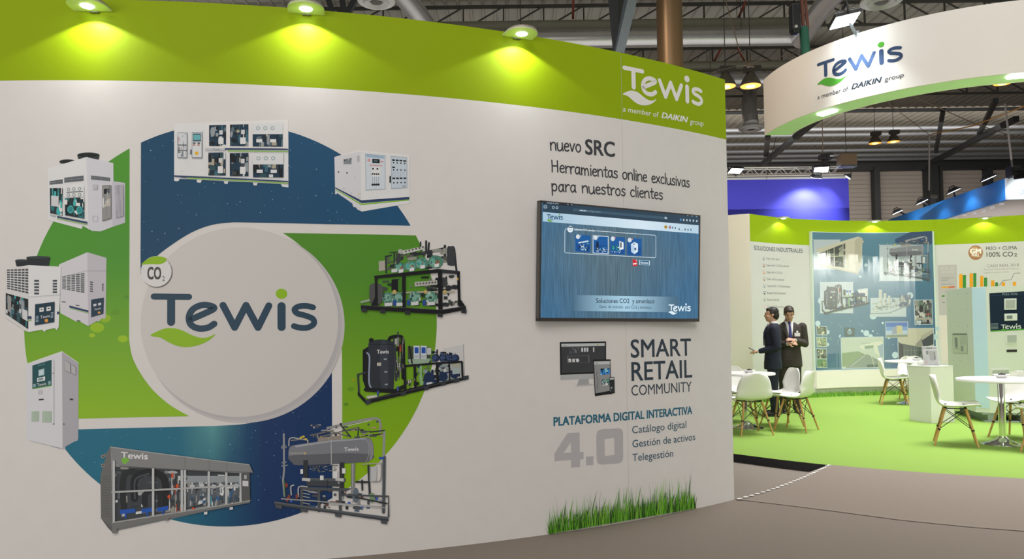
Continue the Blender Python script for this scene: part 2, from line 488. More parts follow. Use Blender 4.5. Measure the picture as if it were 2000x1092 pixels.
# white dashes along the ramp's open edge
zz = Z(1400, 680, 2.65)
pts = zz(118, 779, 150, 770, 181, 762, 210, 753, 240, 745, 268, 736, 293, 728, 316, 720, 338, 711, 360, 704, 382, 695, 402, 687, 420, 680, 437, 673, 455, 666, 471, 658, 487, 651, 502, 644, 517, 637, 531, 630, 545, 623, 558, 617, 570, 610, 581, 605)
m = MB(); NP = len(pts)
for i, p in enumerate(pts):
    zt = .012 + .084*(i/(NP-1))**1.0
    a = onz(p[0], p[1], zt); q2 = pts[min(i+1, NP-1)]; q1 = pts[max(i-1, 0)]
    d = (onz(*q2, zt) - onz(*q1, zt)); d.z = 0; L = d.length/2 if 0 < i < NP-1 else d.length; d.normalize(); w = Vector((-d.y, d.x, 0))
    m.add([a + d*L*.31*math.cos(t*PI/6) + w*.018*math.sin(t*PI/6) for t in range(12)], [tuple(range(12))])
tape = m.build('dashed_edge_tape', mat('white_tape', (.8, .78, .75), .5))
tag(tape, 'white dashed tape line running along the edge of the grey ramp', 'tape')

# mural wall: white below, green band above, 3.5 m tall
def cyl_wall(name, S, u0, u1, z0, zb, zt, thick, mats, label, ends=True):
    m = MB(); st = S.step; us = [u0] + [k*st for k in range(math.ceil(u0/st + 1e-6), math.floor(u1/st - 1e-6) + 1)] + [u1]
    for (a, b_) in zip(us[:-1], us[1:]):
        for (lo, hi, mi) in ((z0, zb, 0), (zb, zt, 1)):
            if hi <= lo: continue
            m.mi = mi; m.add([S.pt(a, lo), S.pt(b_, lo), S.pt(b_, hi), S.pt(a, hi)], [(0, 1, 2, 3)])
        m.mi = 0
        m.add([S.pt(a, z0, -thick), S.pt(b_, z0, -thick), S.pt(b_, zt, -thick), S.pt(a, zt, -thick)], [(3, 2, 1, 0)])
        m.add([S.pt(a, zt), S.pt(b_, zt), S.pt(b_, zt, -thick), S.pt(a, zt, -thick)], [(0, 1, 2, 3)])
        m.add([S.pt(a, z0), S.pt(b_, z0), S.pt(b_, z0, -thick), S.pt(a, z0, -thick)], [(3, 2, 1, 0)])
    for u in (u0, u1):
        m.add([S.pt(u, z0), S.pt(u, zt), S.pt(u, zt, -thick), S.pt(u, z0, -thick)], [(0, 1, 2, 3)])
    o = m.build(name, mats, fix=True); return structure(o, label)
UR = FW.px(1434.3, 976.5)[0]; UL = FW.px(0, 600)[0] - 1.6
wall = cyl_wall('wall_front', FW, UL, UR, 0, BAND, TOP, .11, [WHITE, GREENP], 'curved white mural wall with a green band along its top')
UA = RW.px(1463.8, 418)[0]; UB = RW.px(2000, 600)[0] + 1.2
RBAND = 2.915; RTOP = 3.4
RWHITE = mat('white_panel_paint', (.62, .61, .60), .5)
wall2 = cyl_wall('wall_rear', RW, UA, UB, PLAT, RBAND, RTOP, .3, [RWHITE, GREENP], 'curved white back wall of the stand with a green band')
# cream side panel that closes the left end of the back wall
pa = RW.pt(UA, 0); pb = onz(1421.5, 420.2, RTOP); dv = Vector((pb.x - pa.x, pb.y - pa.y, 0)).normalized()
m = MB(); e2 = pa + dv*1.1; nv = Vector((-dv.y, dv.x, 0))*-.1
m.prism([(pa.x, pa.y), (e2.x, e2.y), (e2.x + nv.x, e2.y + nv.y), (pa.x + nv.x, pa.y + nv.y)], PLAT, RTOP)
structure(m.build('wall_side', mat('cream_panel_paint', (.74, .69, .60), .6), fix=True), 'cream side panel at the end of the back wall')
# low white plinth along the back wall
m = MB(); us = [UA + .02 + (UB - UA - .02)*i/60 for i in range(61)]
for a, b_ in zip(us[:-1], us[1:]):
    for o1, z1, o2, z2 in ((.05, PLAT, .05, .30), (.05, .30, .008, .315)):
        m.add([RW.pt(a, z1, o1), RW.pt(b_, z1, o1), RW.pt(b_, z2, o2), RW.pt(a, z2, o2)], [(0, 1, 2, 3)])
structure(m.build('baseboard_rear', RWHITE), 'white skirting of the back wall')

# hall roof: ribbed sheets, dark
roofm = mat('roof_sheet', (.38, .365, .32), .7, noise=.08, nscale=.6)
RZ = 12.6
m = MB(); x = -34.; vs = []; fs = []
prof = []
while x < 56:
    prof += [(x, RZ), (x+.30, RZ), (x+.33, RZ - .07), (x+.39, RZ - .07)]; x += .42
for px_, pz in prof: vs += [(px_, 14, pz), (px_, 50, pz)]
m.add(vs, [(2*i, 2*i+1, 2*i+3, 2*i+2) for i in range(len(prof)-1)])
structure(m.build('ceiling', roofm), 'ribbed hall roof')
# far hall wall with horizontal sheeting
hm = mat('hall_wall_sheet', (.46, .42, .39), .7)
m = MB(); z = 0.; prof = []
while z < 11.6: prof += [(z, 0), (z+.2, 0), (z+.22, -.05), (z+.26, -.05)]; z += .28
vs = []
for pz, dy in prof: vs += [(-20, 48.5 + dy, pz), (60, 48.5 + dy, pz)]
m.add(vs, [(2*i, 2*i+1, 2*i+3, 2*i+2) for i in range(len(prof)-1)])
structure(m.build('wall_back', hm, fix=True), 'far hall wall of horizontal grey sheets')
steel = mat('dark_steel', '#3c3f42', .5, .3)
m = MB(); m.box((20, 48.2, 11.75), (80, .4, .7)); structure(m.build('trim_1', steel), 'dark eaves beam of the hall')
i = 0
for px_, w in ((1440, .5), (1710.5, .75), (1821, 1.9), (1930, .8)):
    p = ony(px_, 400, 48.2); i += 1
    m = MB(); m.box((p.x, 48.15, 5.8), (w*.5, .5, 11.6)); 
    if w > 1: m.box((p.x - .35, 48.0, 5.8), (.2, .6, 11.6)); m.box((p.x + .38, 48.0, 5.8), (.16, .6, 11.6))
    structure(m.build('trim_%d' % (i+1), steel), 'dark steel hall column')
# ------------------------------------------------------------------ prints on the mural wall
VINYL = print_mat('printed_vinyl', .5)
rng = random.Random(11)
NAVY, TEWISINK, LEAFG = ink('#16395a'), ink('#28404f'), ink('#86ac1c')
WH, WH2, GR = ink('#d2cdca'), ink('#c4c0be'), ink('#a9a6a4')
DK, BK = ink('#20282c'), ink('#151719')
STRB, STRG = ink('#26395a'), ink('#76a82f')
def decal(name, label, f, off=.001):
    p = Print(FW, off); f(p); o = p.build(name, VINYL, wall); 
    if label: o['label'] = label
    return o
DC = (1.367, 1.4946); DR = .5878; BC = (1.3415, 1.4878); BR = 1.2489
def arc(p0, p1, cw, n=40):
    """arc of the big printed ring between two photograph points"""
    a, b = FW.px(*p0), FW.px(*p1)
    t0 = math.atan2(a[1]-BC[1], a[0]-BC[0]); t1 = math.atan2(b[1]-BC[1], b[0]-BC[0])
    if cw:
        while t1 > t0: t1 -= 2*PI
    else:
        while t1 < t0: t1 += 2*PI
    return [(BC[0] + BR*math.cos(t0+(t1-t0)*i/n), BC[1] + BR*math.sin(t0+(t1-t0)*i/n)) for i in range(n+1)]
U = lambda l: [FW.px(*p) for p in l]
def lerp3(a, b, t): t = max(0, min(1, t)); return tuple(x*(1-t)+y*t for x, y in zip(a, b))
z6 = Z(250, 400, 2.4267)
def stars(p, n, test):
    for i in range(n):
        t = rng.uniform(0, 2*PI); r = rng.uniform(.62, 1.235); u, v = BC[0]+r*math.cos(t), BC[1]+r*math.sin(t)
        if test(u, v):
            s = rng.uniform(.0012, .0034); k = rng.choice(['#7fa2bf', '#5a86ac', '#b4c6d2', '#48749c'])
            p.uv([(u-s, v), (u, v-s), (u+s, v), (u, v+s)], ink(k))
def inside(poly):
    def f(x, y):
        r = False; n = len(poly)
        for i in range(n):
            (a, b), (c, d) = poly[i], poly[i-1]
            if (b > y) != (d > y) and x < (c-a)*(y-b)/(d-b)+a: r = not r
        return r
    return f
# four segments of the ring
blue_top = arc((275.5, 279), (801, 441), True) + U([(801, 441), (640, 438)] + smooth_path(z6(500, 83, 400, 95, 300, 132, 200, 195, 135, 245, 100, 280, 60, 330), 5) + [(274.5, 500), (275, 400)])
def c_bt(u, v): return lerp3(ink('#133b52'), ink('#1b4a6a'), .5 + (u - 1.2)*.45)
def f(p): p.uv(blue_top, c_bt); stars(p, 560, inside(blue_top))
decal('printed_emblem_segment', 'starry blue upper segment of the printed ring', f)
green_r = U([(700, 457.5), (812.5, 460)]) + arc((812.5, 460), (668.8, 962), True) + U([(668.5, 840), (668, 700)] + smooth_path(z6(1010, 600, 985, 470, 930, 350, 860, 240, 800, 180, 735, 134), 5))
def c_gr(u, v): return lerp3(ink('#83a80f'), ink('#4c8123'), (v - .55)/1.2)
def f(p):
    p.uv(green_r, c_gr)
    for x, y, r, c in ((685, 760, 7, '#5f8a14'), (676, 790, 5, '#58831c'), (690, 742, 4, '#8a8f12'), (700, 735, 3, '#5a861a')): p.disc((x, y), r, r*.7, ink(c), 8)
decal('printed_emblem_segment', 'green segment of the printed ring beside the compressor racks', f)
blue_b = U([(648, 716), (648.6, 830)]) + arc((649, 972), (103, 840), True) + U([(103, 840), (250, 836), (420, 832)] + smooth_path(z6(530, 1042, 650, 1020, 760, 975, 850, 915, 930, 830, 963, 768), 5))
def c_bb(u, v):
    b = lerp3(ink('#1d6478'), ink('#0e2f58'), (u - .95)/.55)
    g = math.exp(-((u - 1.2 - .12*(v - .9))/.11)**2)*max(0, min(1, (v-.45)/.5))
    return lerp3(b, ink('#6fb0a4'), g*.62)
def f(p): p.uv(blue_b, c_bb); stars(p, 520, inside(blue_b))
decal('printed_emblem_segment', 'blue lower segment of the printed ring with a pale ray', f)
green_l = U([(253, 291), (253, 450), (252.2, 600)] + smooth_path(z6(5, 640, 20, 720, 60, 800, 120, 880, 200, 950, 290, 1002), 5) + [(370, 813), (250, 815.5), (95, 819)]) + arc((95, 819), (253, 291), True)
def c_gl(u, v): return lerp3(ink('#86ad1c'), ink('#4b8a2b'), (v - .95)/.9)
def f(p):
    p.uv(green_l, c_gl)
    for x, y, r, c in ((190, 640, 14, '#8fb01c'), (205, 622, 12, '#8aab1f'), (225, 610, 9, '#5f8f22'), (247, 580, 5, '#55862a'), (240, 662, 10, '#93b41c'), (180, 655, 6, '#9ab522')): p.disc((x, y), r, r*.7, ink(c), 10)
decal('printed_emblem_segment', 'green left segment of the printed ring', f)
def f(p):
    o = [(DC[0] + .028 + (DR+.012)*math.cos(i*PI/40), DC[1] - .026 + (DR+.012)*math.sin(i*PI/40)) for i in range(80)]
    p.uv(o, ink('#b6aeaa'))
    p.uv([(DC[0] + .016 + (DR+.006)*math.cos(i*PI/40), DC[1] - .014 + (DR+.006)*math.sin(i*PI/40)) for i in range(80)], ink('#ada6a4'))
    p.uv([(DC[0] + DR*math.cos(i*PI/40), DC[1] + DR*math.sin(i*PI/40)) for i in range(80)], ink('#c3bbb3'))
decal('printed_disc', 'pale disc printed in the middle of the ring', f, .0012)
decal('printed_logo', 'large dark wordmark with a green leaf', lambda p: p.logo((293.5, 639), (619.5, 640.5), 66, TEWISINK, LEAFG), .0016)
def f(p):
    p.disc((307, 532), 30.5, 30.5, ink('#6a6360'), 30); p.disc((305.3, 530.3), 30, 30, ink('#d0c9c4'), 30)
    zz = Z(0, 400, 3.64)
    p.px(smooth_path(zz(1006, 427, 1030, 400, 1070, 375, 1112, 366, 1160, 372, 1186, 388, 1170, 412, 1130, 424, 1085, 422, 1040, 424), 3, True), LEAFG)
    p.text('CO', zz(1050, 528)[0], zz(1145, 528)[0], 23, ink('#4a4644'), .035)
    p.text('2', zz(1155, 542)[0], zz(1172, 542)[0], 9.5, ink('#4a4644'))
decal('printed_badge', 'round carbon dioxide badge with a green leaf cap', f, .002)

# --- header lettering on the green band
HW = ink('#d9d2cc', (.60, .55, .51), .8)
zz = Z(900, 0, 2.73)
decal('printed_logo', 'white wordmark on the green band', lambda p: p.logo((1216, 172.5), (1373, 205.3), 45, HW, HW))
def f(p):
    p.text('a member of', zz(864, 594)[0], zz(1056, 626)[0], 10.5, HW, .004, .15)
    p.text('DAIKIN', zz(1070, 628)[0], zz(1211, 654)[0], 11, HW, .03, .3)
    p.text('group', zz(1221, 660)[0], zz(1294, 673)[0], 10.5, HW, .004, .15)
decal('printed_lettering', 'white tagline under the header wordmark', f)

# --- handwritten headline, single strokes
HAND = {  # glyph: (advance, strokes) with x-height 1
 'n': (.82, [[(0, 1), (.05, 0)], [(.04, .6), (.2, .9), (.42, 1), (.6, .8), (.62, .4), (.66, 0)]]),
 'u': (.86, [[(0, 1), (.04, .35), (.16, .05), (.38, .02), (.56, .25), (.62, .6)], [(.62, 1), (.64, .45), (.72, 0)]]),
 'e': (.72, [[(.04, .52), (.3, .55), (.52, .62), (.5, .88), (.3, 1), (.1, .82), (.02, .45), (.12, .12), (.32, 0), (.56, .12)]]),
 'v': (.74, [[(0, 1), (.14, .5), (.26, 0), (.4, .5), (.58, 1.02)]]),
 'o': (.78, [[(.34, 1), (.1, .85), (0, .45), (.14, .08), (.36, 0), (.56, .25), (.58, .65), (.46, .92), (.26, 1)]]),
 'H': (1.0, [[(.02, 1.62), (.06, .8), (.05, 0)], [(.7, 1.6), (.72, .8), (.74, 0)], [(.05, .82), (.4, .86), (.72, .84)]]),
 'r': (.62, [[(.02, 1), (.06, 0)], [(.05, .55), (.18, .86), (.34, 1), (.5, .92)]]),
 'a': (.8, [[(.52, .8), (.38, 1), (.14, .9), (.01, .5), (.1, .1), (.28, .02), (.46, .25), (.54, .6)], [(.55, 1), (.54, .4), (.64, 0)]]),
 'm': (1.16, [[(0, 1), (.04, 0)], [(.03, .6), (.18, .94), (.34, .96), (.44, .6), (.46, 0)], [(.45, .6), (.6, .94), (.78, .96), (.88, .6), (.94, 0)]]),
 'i': (.3, [[(.06, 1), (.08, .5), (.1, 0)], [(.08, 1.36), (.09, 1.40)]]),
 't': (.6, [[(.24, 1.5), (.22, .8), (.24, .2), (.34, .02), (.48, .06)], [(.0, 1.02), (.25, 1.05), (.5, 1.06)]]),
 's': (.64, [[(.48, .9), (.32, 1.02), (.1, .92), (.08, .68), (.28, .54), (.46, .38), (.44, .12), (.22, 0), (0, .12)]]),
 'l': (.28, [[(.06, 1.62), (.08, .8), (.1, 0)]]),
 'x': (.74, [[(0, 1), (.28, .5), (.58, 0)], [(.56, 1), (.28, .5), (0, 0)]]),
 'c': (.66, [[(.5, .86), (.34, 1), (.12, .88), (0, .48), (.1, .1), (.3, 0), (.52, .12)]]),
 'p': (.8, [[(.03, 1), (.05, .2), (.06, -.62)], [(.05, .6), (.16, .92), (.36, 1), (.56, .75), (.54, .25), (.34, .02), (.1, .14)]]),
 ' ': (.62, [])}
def hand(p, t, A, B, xh, w, col):
    tot = sum(HAND[c][0] for c in t) - .15
    a = Vector(FW.px(*A)); b = Vector(FW.px(*B)); h = (Vector(FW.px(A[0], A[1]-xh)) - a).length; x = 0; L = []
    for c in t:
        adv, st = HAND[c]
        for s_ in st:
            q = smooth_path(s_, 4) if len(s_) > 2 else s_
            j = rng.uniform(-.04, .04)
            L.append([((a + (b-a)*((x + k[0])/tot)).x, (a + (b-a)*((x + k[0])/tot)).y + h*(k[1] + j)) for k in q])
        x += adv
    p.strokes(L, w, col)
TXT = ink('#3d3d40')
def f(p):
    hand(p, 'nuevo', zz(478, 800)[0], zz(640, 811)[0], 15, .011, TXT)
    p.text('SRC', zz(665, 822)[0], zz(820, 836)[0], 29, TXT, .022)
decal('printed_lettering', 'dark headline of a handwritten word and three bold capitals', f)
def f(p):
    hand(p, 'Herramientas online exclusivas', zz(485, 916)[0], zz(1218, 999)[0], 13.8, .0105, TXT)
    hand(p, 'para nuestros clientes', zz(485, 1018)[0], zz(1075, 1063)[0], 13.8, .0105, TXT)
decal('printed_lettering', 'two handwritten lines above the television', f)

# --- lower lettering
zz = Z(1030, 640, 2.6)
T1, T2, T3 = ink('#2f3a44'), ink('#285f72'), ink('#31505f')
def f(p):
    p.text('SMART', zz(526, 152)[0], zz(831, 141)[0], 35, T1, .012)
    p.text('RETAIL', zz(530, 270)[0], zz(836, 252)[0], 36.5, T1, .012)
    p.text('COMMUNITY', zz(528, 346)[0], zz(834, 324)[0], 20.5, T1, -.004)
decal('printed_lettering', 'three lines of dark capitals below the television', f)
decal('printed_lettering', 'teal line of bold capitals', lambda p: p.text('PLATAFORMA DIGITAL INTERACTIVA', zz(134, 499)[0], zz(836, 438)[0], 16.5, T2, .032))
G4 = ink('#aba4a2')
def f(p):
    p.px(zz(203, 536, 265, 532, 266, 632, 285, 631, 285, 668, 267, 669, 268, 708, 222, 711, 221, 672, 137, 679, 137, 640), G4, [zz(220, 583, 222, 634, 183, 637)])
    p.px(zz(298, 655, 335, 653, 335, 698, 298, 700), G4)
    p.px(smooth_path(zz(350, 600, 352, 535, 375, 517, 420, 514, 465, 512, 484, 528, 485, 600, 485, 665, 468, 687, 420, 692, 374, 695, 354, 680), 4, True), G4, [zz(391, 566, 440, 560, 442, 646, 393, 652)])
decal('printed_lettering', 'big pale grey number', f)
def f(p):
    p.text('Catálogo digital', zz(532, 538)[0], zz(807, 508)[0], 14.5, T3, .002)
    p.text('Gestión de activos', zz(533, 609)[0], zz(852, 571)[0], 14.5, T3, .002)
    p.text('Telegestión', zz(533, 679)[0], zz(740, 655)[0], 14.5, T3, .002)
decal('printed_lettering', 'three lines of small slate letters', f)
# thin seams between the wall panels
us = FW.px(1225, 800)[0]
def f(p):
    p.uv([(us-.0012, .03), (us+.0012, .03), (us+.0012, TOP - .02), (us-.0012, TOP - .02)], ink('#aaa29c'))
decal('wall_seam', None, f, .0006)

# --- printed grass along the foot of the wall
def f(p):
    for i in range(560):
        t = (i*7919 % 560)/560; t = t + rng.uniform(-.004, .004)
        x = 1070 + 287*t; y = 1044 - 50*t - 1.5
        tall = rng.random() < .16
        h = (rng.uniform(52, 74) if tall else rng.uniform(20, 46))*(1.0 if .05 < t < .96 else .8); ln = rng.gauss(0, 7 if tall else 5); w = rng.uniform(1.0, 2.2)*(.7 if tall else 1)
        c = ink(rng.choice(['#3f6a1c', '#4f8a1d', '#2f5418', '#63a226', '#75a83a', '#284a1c', '#56902a', '#7fb32e']))
        if t < .1 and rng.random() < .4: ln -= 10
        p.px([(x-w/2, y), (x+w/2, y), (x + w*.3 + ln*.45, y - h*.6), (x + ln, y - h), (x - w*.4 + ln*.4, y - h*.6)], c)
decal('printed_grass', 'strip of printed green grass at the foot of the wall', f, .002)
# ------------------------------------------------------------------ machine pictures printed on the ring
INNARDS = [ink(c) for c in ('#1b2a30', '#2c4a4f', '#c9c8c4', '#8b8f90', '#10181c', '#35606a', '#56676b', '#a59a84', '#0c1114', '#3b3f40')]
TEAL = [ink(c) for c in ('#2f7f80', '#3fa39f', '#1d5a60', '#123238', '#d6d4cf', '#0d1518', '#25686c')]
METAL = [ink(c) for c in ('#7b7d7d', '#a4a4a1', '#4b4e50', '#c7c5c0', '#2e3236', '#5d6468', '#8e8a80')]
def louvers(p, q, cols, rows, fw, fh, col):
    for i in range(cols):
        for j in range(rows):
            u, v = (i+.5)/cols, (j+.5)/rows
            p.quad(q, u - fw/cols/2, v - fh/rows/2, u + fw/cols/2, v + fh/rows/2, col)
def m_wide(p):      # wide two-storey chiller
    zz = Z(0, 0, 2.73)
    p.px(zz(929, 660, 1537, 638, 1538, 1000, 1505, 995, 1497, 982, 1375, 975, 1368, 990, 1352, 988, 1348, 973, 1218, 968, 1213, 982, 1197, 980, 1193, 966, 1077, 960, 1070, 975, 1052, 973, 1048, 958, 960, 954, 950, 967, 929, 965), WH)
    p.px(zz(1100, 655, 1537, 638, 1538, 800, 1100, 800), ink('#d8d5d2'))
    for x0, y0, x1, y1 in ((1115, 668, 1206, 780), (1227, 665, 1325, 780), (1348, 661, 1508, 782), (1112, 815, 1204, 936), (1226, 818, 1325, 940), (1350, 821, 1512, 946)):
        q = zz(x0, y0, x1, y0-2, x1, y1+1, x0, y1); p.px(q, ink('#173243'))
        p.clutter(q, 26, INNARDS, rng, .06, .3)
        if x1 > 1500:
            p.quad(q, 0, 0, 1, .46, ink('#cfccc8'))
            for k in (.18, .42, .66): p.disc(bil(q, k, .2), 4, 4, ink('#8d9296'), 10); p.disc(bil(q, k, .2), 2.6, 2.6, ink('#c9d0d4'), 8)
            for k in (.22, .68): p.quad(q, k - .1, .68, k + .1, .82, WH)
        else: p.quad(q, .55, .6, .85, .9, WH); p.quad(q, .6, .25, .8, .45, WH2)
    p.px(zz(1095, 790, 1200, 791, 1200, 804, 1095, 803), ink('#b5b5b2')); p.text('Tewis', zz(1136, 803)[0], zz(1174, 803)[0], 4, STRB)
    p.px(zz(1200, 791, 1536, 794, 1536, 802, 1200, 800), STRB); p.px(zz(1215, 804, 1536, 807, 1536, 812, 1215, 809), STRG)
    p.px(zz(930, 936, 1537, 966, 1537, 973, 930, 944), STRB); p.px(zz(1000, 948, 1537, 976, 1537, 981, 1000, 953), STRG)
    p.text('Tewis', zz(960, 951)[0], zz(1000, 953)[0], 4.5, STRB)
    q = zz(948, 709, 1000, 708, 999, 844, 948, 842); p.px(q, ink('#55636b')); p.quad(q, .04, .02, .96, .98, ink('#c7c5c4'))
    p.clutter(q, 24, [ink(c) for c in ('#8f8f92', '#b98e8e', '#6d7378', '#a9a9ab')], rng, .06, .2, .1); p.quad(q, .06, .48, .94, .51, DK); p.quad(q, .06, .7, .94, .72, DK); p.disc(bil(q, .5, .9), 3, 3, ink('#7c8288'), 8)
    q = zz(1025, 707, 1079, 707, 1079, 844, 1025, 843); p.px(q, ink('#55636b')); p.quad(q, .04, .02, .96, .98, ink('#cbc9c6'))
    p.quad(q, .1, .05, .9, .36, ink('#39505c')); p.quad(q, .16, .1, .84, .3, ink('#64a3a6'))
    for u in (.12, .55): p.quad(q, u, .4, u + .25, .45, DK); p.quad(q, u, .48, u + .22, .52, ink('#a4453f'))
    p.disc(bil(q, .47, .82), 3.6, 3.6, ink('#dfa51c'), 10); p.quad(q, -.16, .68, -.02, .86, ink('#525b62'))
def m_box(p):       # square white control unit
    zz = Z(600, 250, 2.73)
    p.px(zz(145, 155, 272, 118, 545, 146, 547, 402, 292, 446, 266, 434, 262, 425, 245, 420, 240, 402, 160, 345, 155, 355, 149, 352), WH)
    p.px(zz(145, 155, 272, 118, 286, 122, 287, 442, 266, 434, 262, 425, 245, 420, 240, 402, 149, 340), ink('#c9c4c3'))
    p.px(zz(145, 155, 272, 118, 545, 146, 540, 150, 286, 126), ink('#d9d5d3'))
    p.px(zz(149, 316, 288, 386, 288, 400, 149, 322), STRB); p.px(zz(288, 386, 544, 368, 544, 381, 288, 402), STRB)
    p.px(zz(150, 325, 288, 403, 288, 411, 150, 330), STRG); p.px(zz(288, 404, 544, 381, 544, 387, 288, 412), STRG)
    q = zz(190, 166, 240, 157, 240, 196, 190, 196); p.px(q, ink('#7d8183')); p.clutter(q, 12, METAL, rng, .1, .3); p.frame(q, 1.4, WH2)
    p.px(zz(266, 150, 279, 147, 279, 180, 266, 181), GR)
    for x, y in ((166, 235), (211, 240)): p.px(zz(x-3, y-3, x+5, y-3, x+5, y+3, x-3, y+3), BK)
    p.frame(zz(272, 346, 284, 349, 284, 375, 272, 370), 1, ink('#c8b48f'))
    q = zz(309, 138, 416, 148, 417, 328, 312, 333); p.px(q, ink('#7f8d98')); p.quad(q, .02, .015, .98, .985, ink('#c3c6c9'))
    p.quad(q, .05, .02, .95, .09, ink('#93a7b8')); p.quad(q, .35, .12, .72, .24, BK); p.quad(q, .42, .15, .62, .2, ink('#4a6063')); p.disc(bil(q, .18, .17), 3.2, 3.2, ink('#c98f86'), 10); p.quad(q, .75, .17, .9, .2, ink('#c5766c'))
    p.quad(q, .3, .35, .75, .62, WH); p.quad(q, .2, .29, .85, .32, ink('#c79a94'))
    for u in (.38, .6): p.disc(bil(q, u, .4), 2, 2, DK, 8)
    for u in (.35, .45, .55, .65): p.disc(bil(q, u, .55), 1.8, 1.8, DK, 8); p.disc(bil(q, u, .85), 2.3, 2.3, DK, 8); p.quad(q, u - .01, .63, u + .01, .8, ink('#8b9297'))
    q = zz(446, 150, 531, 158, 533, 320, 448, 325); p.px(q, ink('#7f8d98')); p.quad(q, .02, .015, .98, .985, ink('#b9c0c6'))
    for v in (.12, .68):
        for u in (.16, .39, .62, .86): p.quad(q, u - .09, v - .025, u + .09, v + .025, BK)
    for v in (.2, .42, .82):
        for u in (.16, .39, .62, .86): p.disc(bil(q, u, v), 1.5, 1.5, DK, 8)
    p.quad(q, .07, .32, .25, .36, BK); p.quad(q, .05, .5, .95, .505, GR); p.frame(bilq(q, .08, .53, .62, .62), .7, GR); p.text('Tewis', bil(q, .68, .96), bil(q, .9, .955), 3, DK)
    p.px(zz(438, 258, 446, 256, 446, 292, 438, 293), BK)
def bilq(q, u0, v0, u1, v1): return [bil(q, u0, v0), bil(q, u1, v0), bil(q, u1, v1), bil(q, u0, v1)]
def m_cube(p):      # tall white unit with two fans
    z1 = Z(0, 0, 2.73); z2 = Z(0, 400, 3.64)
    for cx, cy, rx, ry, h in ((361, 862, 44, 12, 10), (472, 828, 60, 15, 20)):
        p.px(z1(cx-rx, cy, cx-rx+6, cy+h, cx+rx-6, cy+h+4, cx+rx, cy), ink('#2c3231')); c = z1(cx, cy)[0]; p.disc(c, rx/2.73, ry/2.73, ink('#3a4240'), 20); p.disc(c, rx/2.9, ry/3.6, ink('#1a1f1f'), 20)
    p.px(z1(255, 900, 460, 838, 470, 838, 470, 1010, 258, 1010) , ink('#cfcaca'))
    p.px(z1(255, 900, 462, 838) + z2(628, 0) + z2(628, 170, 590, 150, 582, 172, 340, 108), WH)
    p.px(z1(460, 838, 605, 870, 606, 968, 667, 976) + z2(890, 125, 715, 190, 650, 186, 648, 178, 628, 175, 628, 60, 628, 0), ink('#c5c0c2'))
    p.px(z1(600, 966, 668, 976) + z2(890, 128, 800, 158, 800, 0), ink('#b8b2b6'))
    for q in (z1(265, 966, 336, 956, 336, 980, 265, 986), z1(344, 948, 447, 936, 447, 965, 344, 975), z1(487, 936, 588, 948, 588, 966, 487, 957)):
        p.px(q, ink('#77797b')); louvers(p, q, 16, 2, .5, .7, ink('#3c4042'))
    q = z1(268, 1004, 336, 1004) + z2(446, 80, 360, 60); p.px(q, ink('#26302f')); p.clutter(q, 20, TEAL, rng, .1, .35); p.quad(q, .1, .3, .7, .7, WH2)
    q = z1(348, 1058, 452, 1054) + z2(602, 100, 466, 76); p.px(q, ink('#1c2b2c')); p.clutter(q, 26, TEAL, rng, .1, .3)
    for u in (.3, .75): p.disc(bil(q, u, .62), 6, 8, ink('#3f9c98'), 12); p.disc(bil(q, u, .62), 4, 5.5, ink('#2d7c7b'), 12)
    q = z1(348, 998, 450, 992, 450, 1050, 348, 1054); p.px(q, ink('#d2d0cf'))
    for u in (.2, .48, .78):
        for v in (.25, .8): p.disc(bil(q, u, v), 3.4, 3.4, ink('#6e7478'), 10); p.disc(bil(q, u, v), 2.2, 2.2, WH, 8)
    p.quad(q, .1, .48, .95, .56, ink('#5a5f66'))
    p.px(z2(410, 80, 624, 122, 624, 136, 410, 92), STRB); p.px(z2(410, 96, 624, 140, 624, 145, 410, 101), STRG); p.text('Tewis', z2(360, 82)[0], z2(400, 88)[0], 3.5, STRB)
    q = z1(547, 990, 595, 988) + z2(795, 98, 730, 118); p.px(q, ink('#8b8782')); p.frame(q, 1.2, ink('#6f6c68')); p.quad(q, .2, .1, .8, .25, BK); p.quad(q, .12, .4, .9, .62, ink('#b5aa9d')); p.clutter(q, 8, METAL, rng, .1, .25)
    q = z1(615, 988, 660, 985) + z2(882, 80, 828, 95); p.px(q, ink('#a39da0')); p.clutter(q, 14, [ink('#a9a3a6'), ink('#979195')], rng, .1, .3, .1)
    p.px(z1(497, 985, 522, 985, 522, 1010, 497, 1010), ink('#b3aeaf')); p.frame(z2(662, 80, 697, 80, 697, 118, 662, 118), .8, GR)
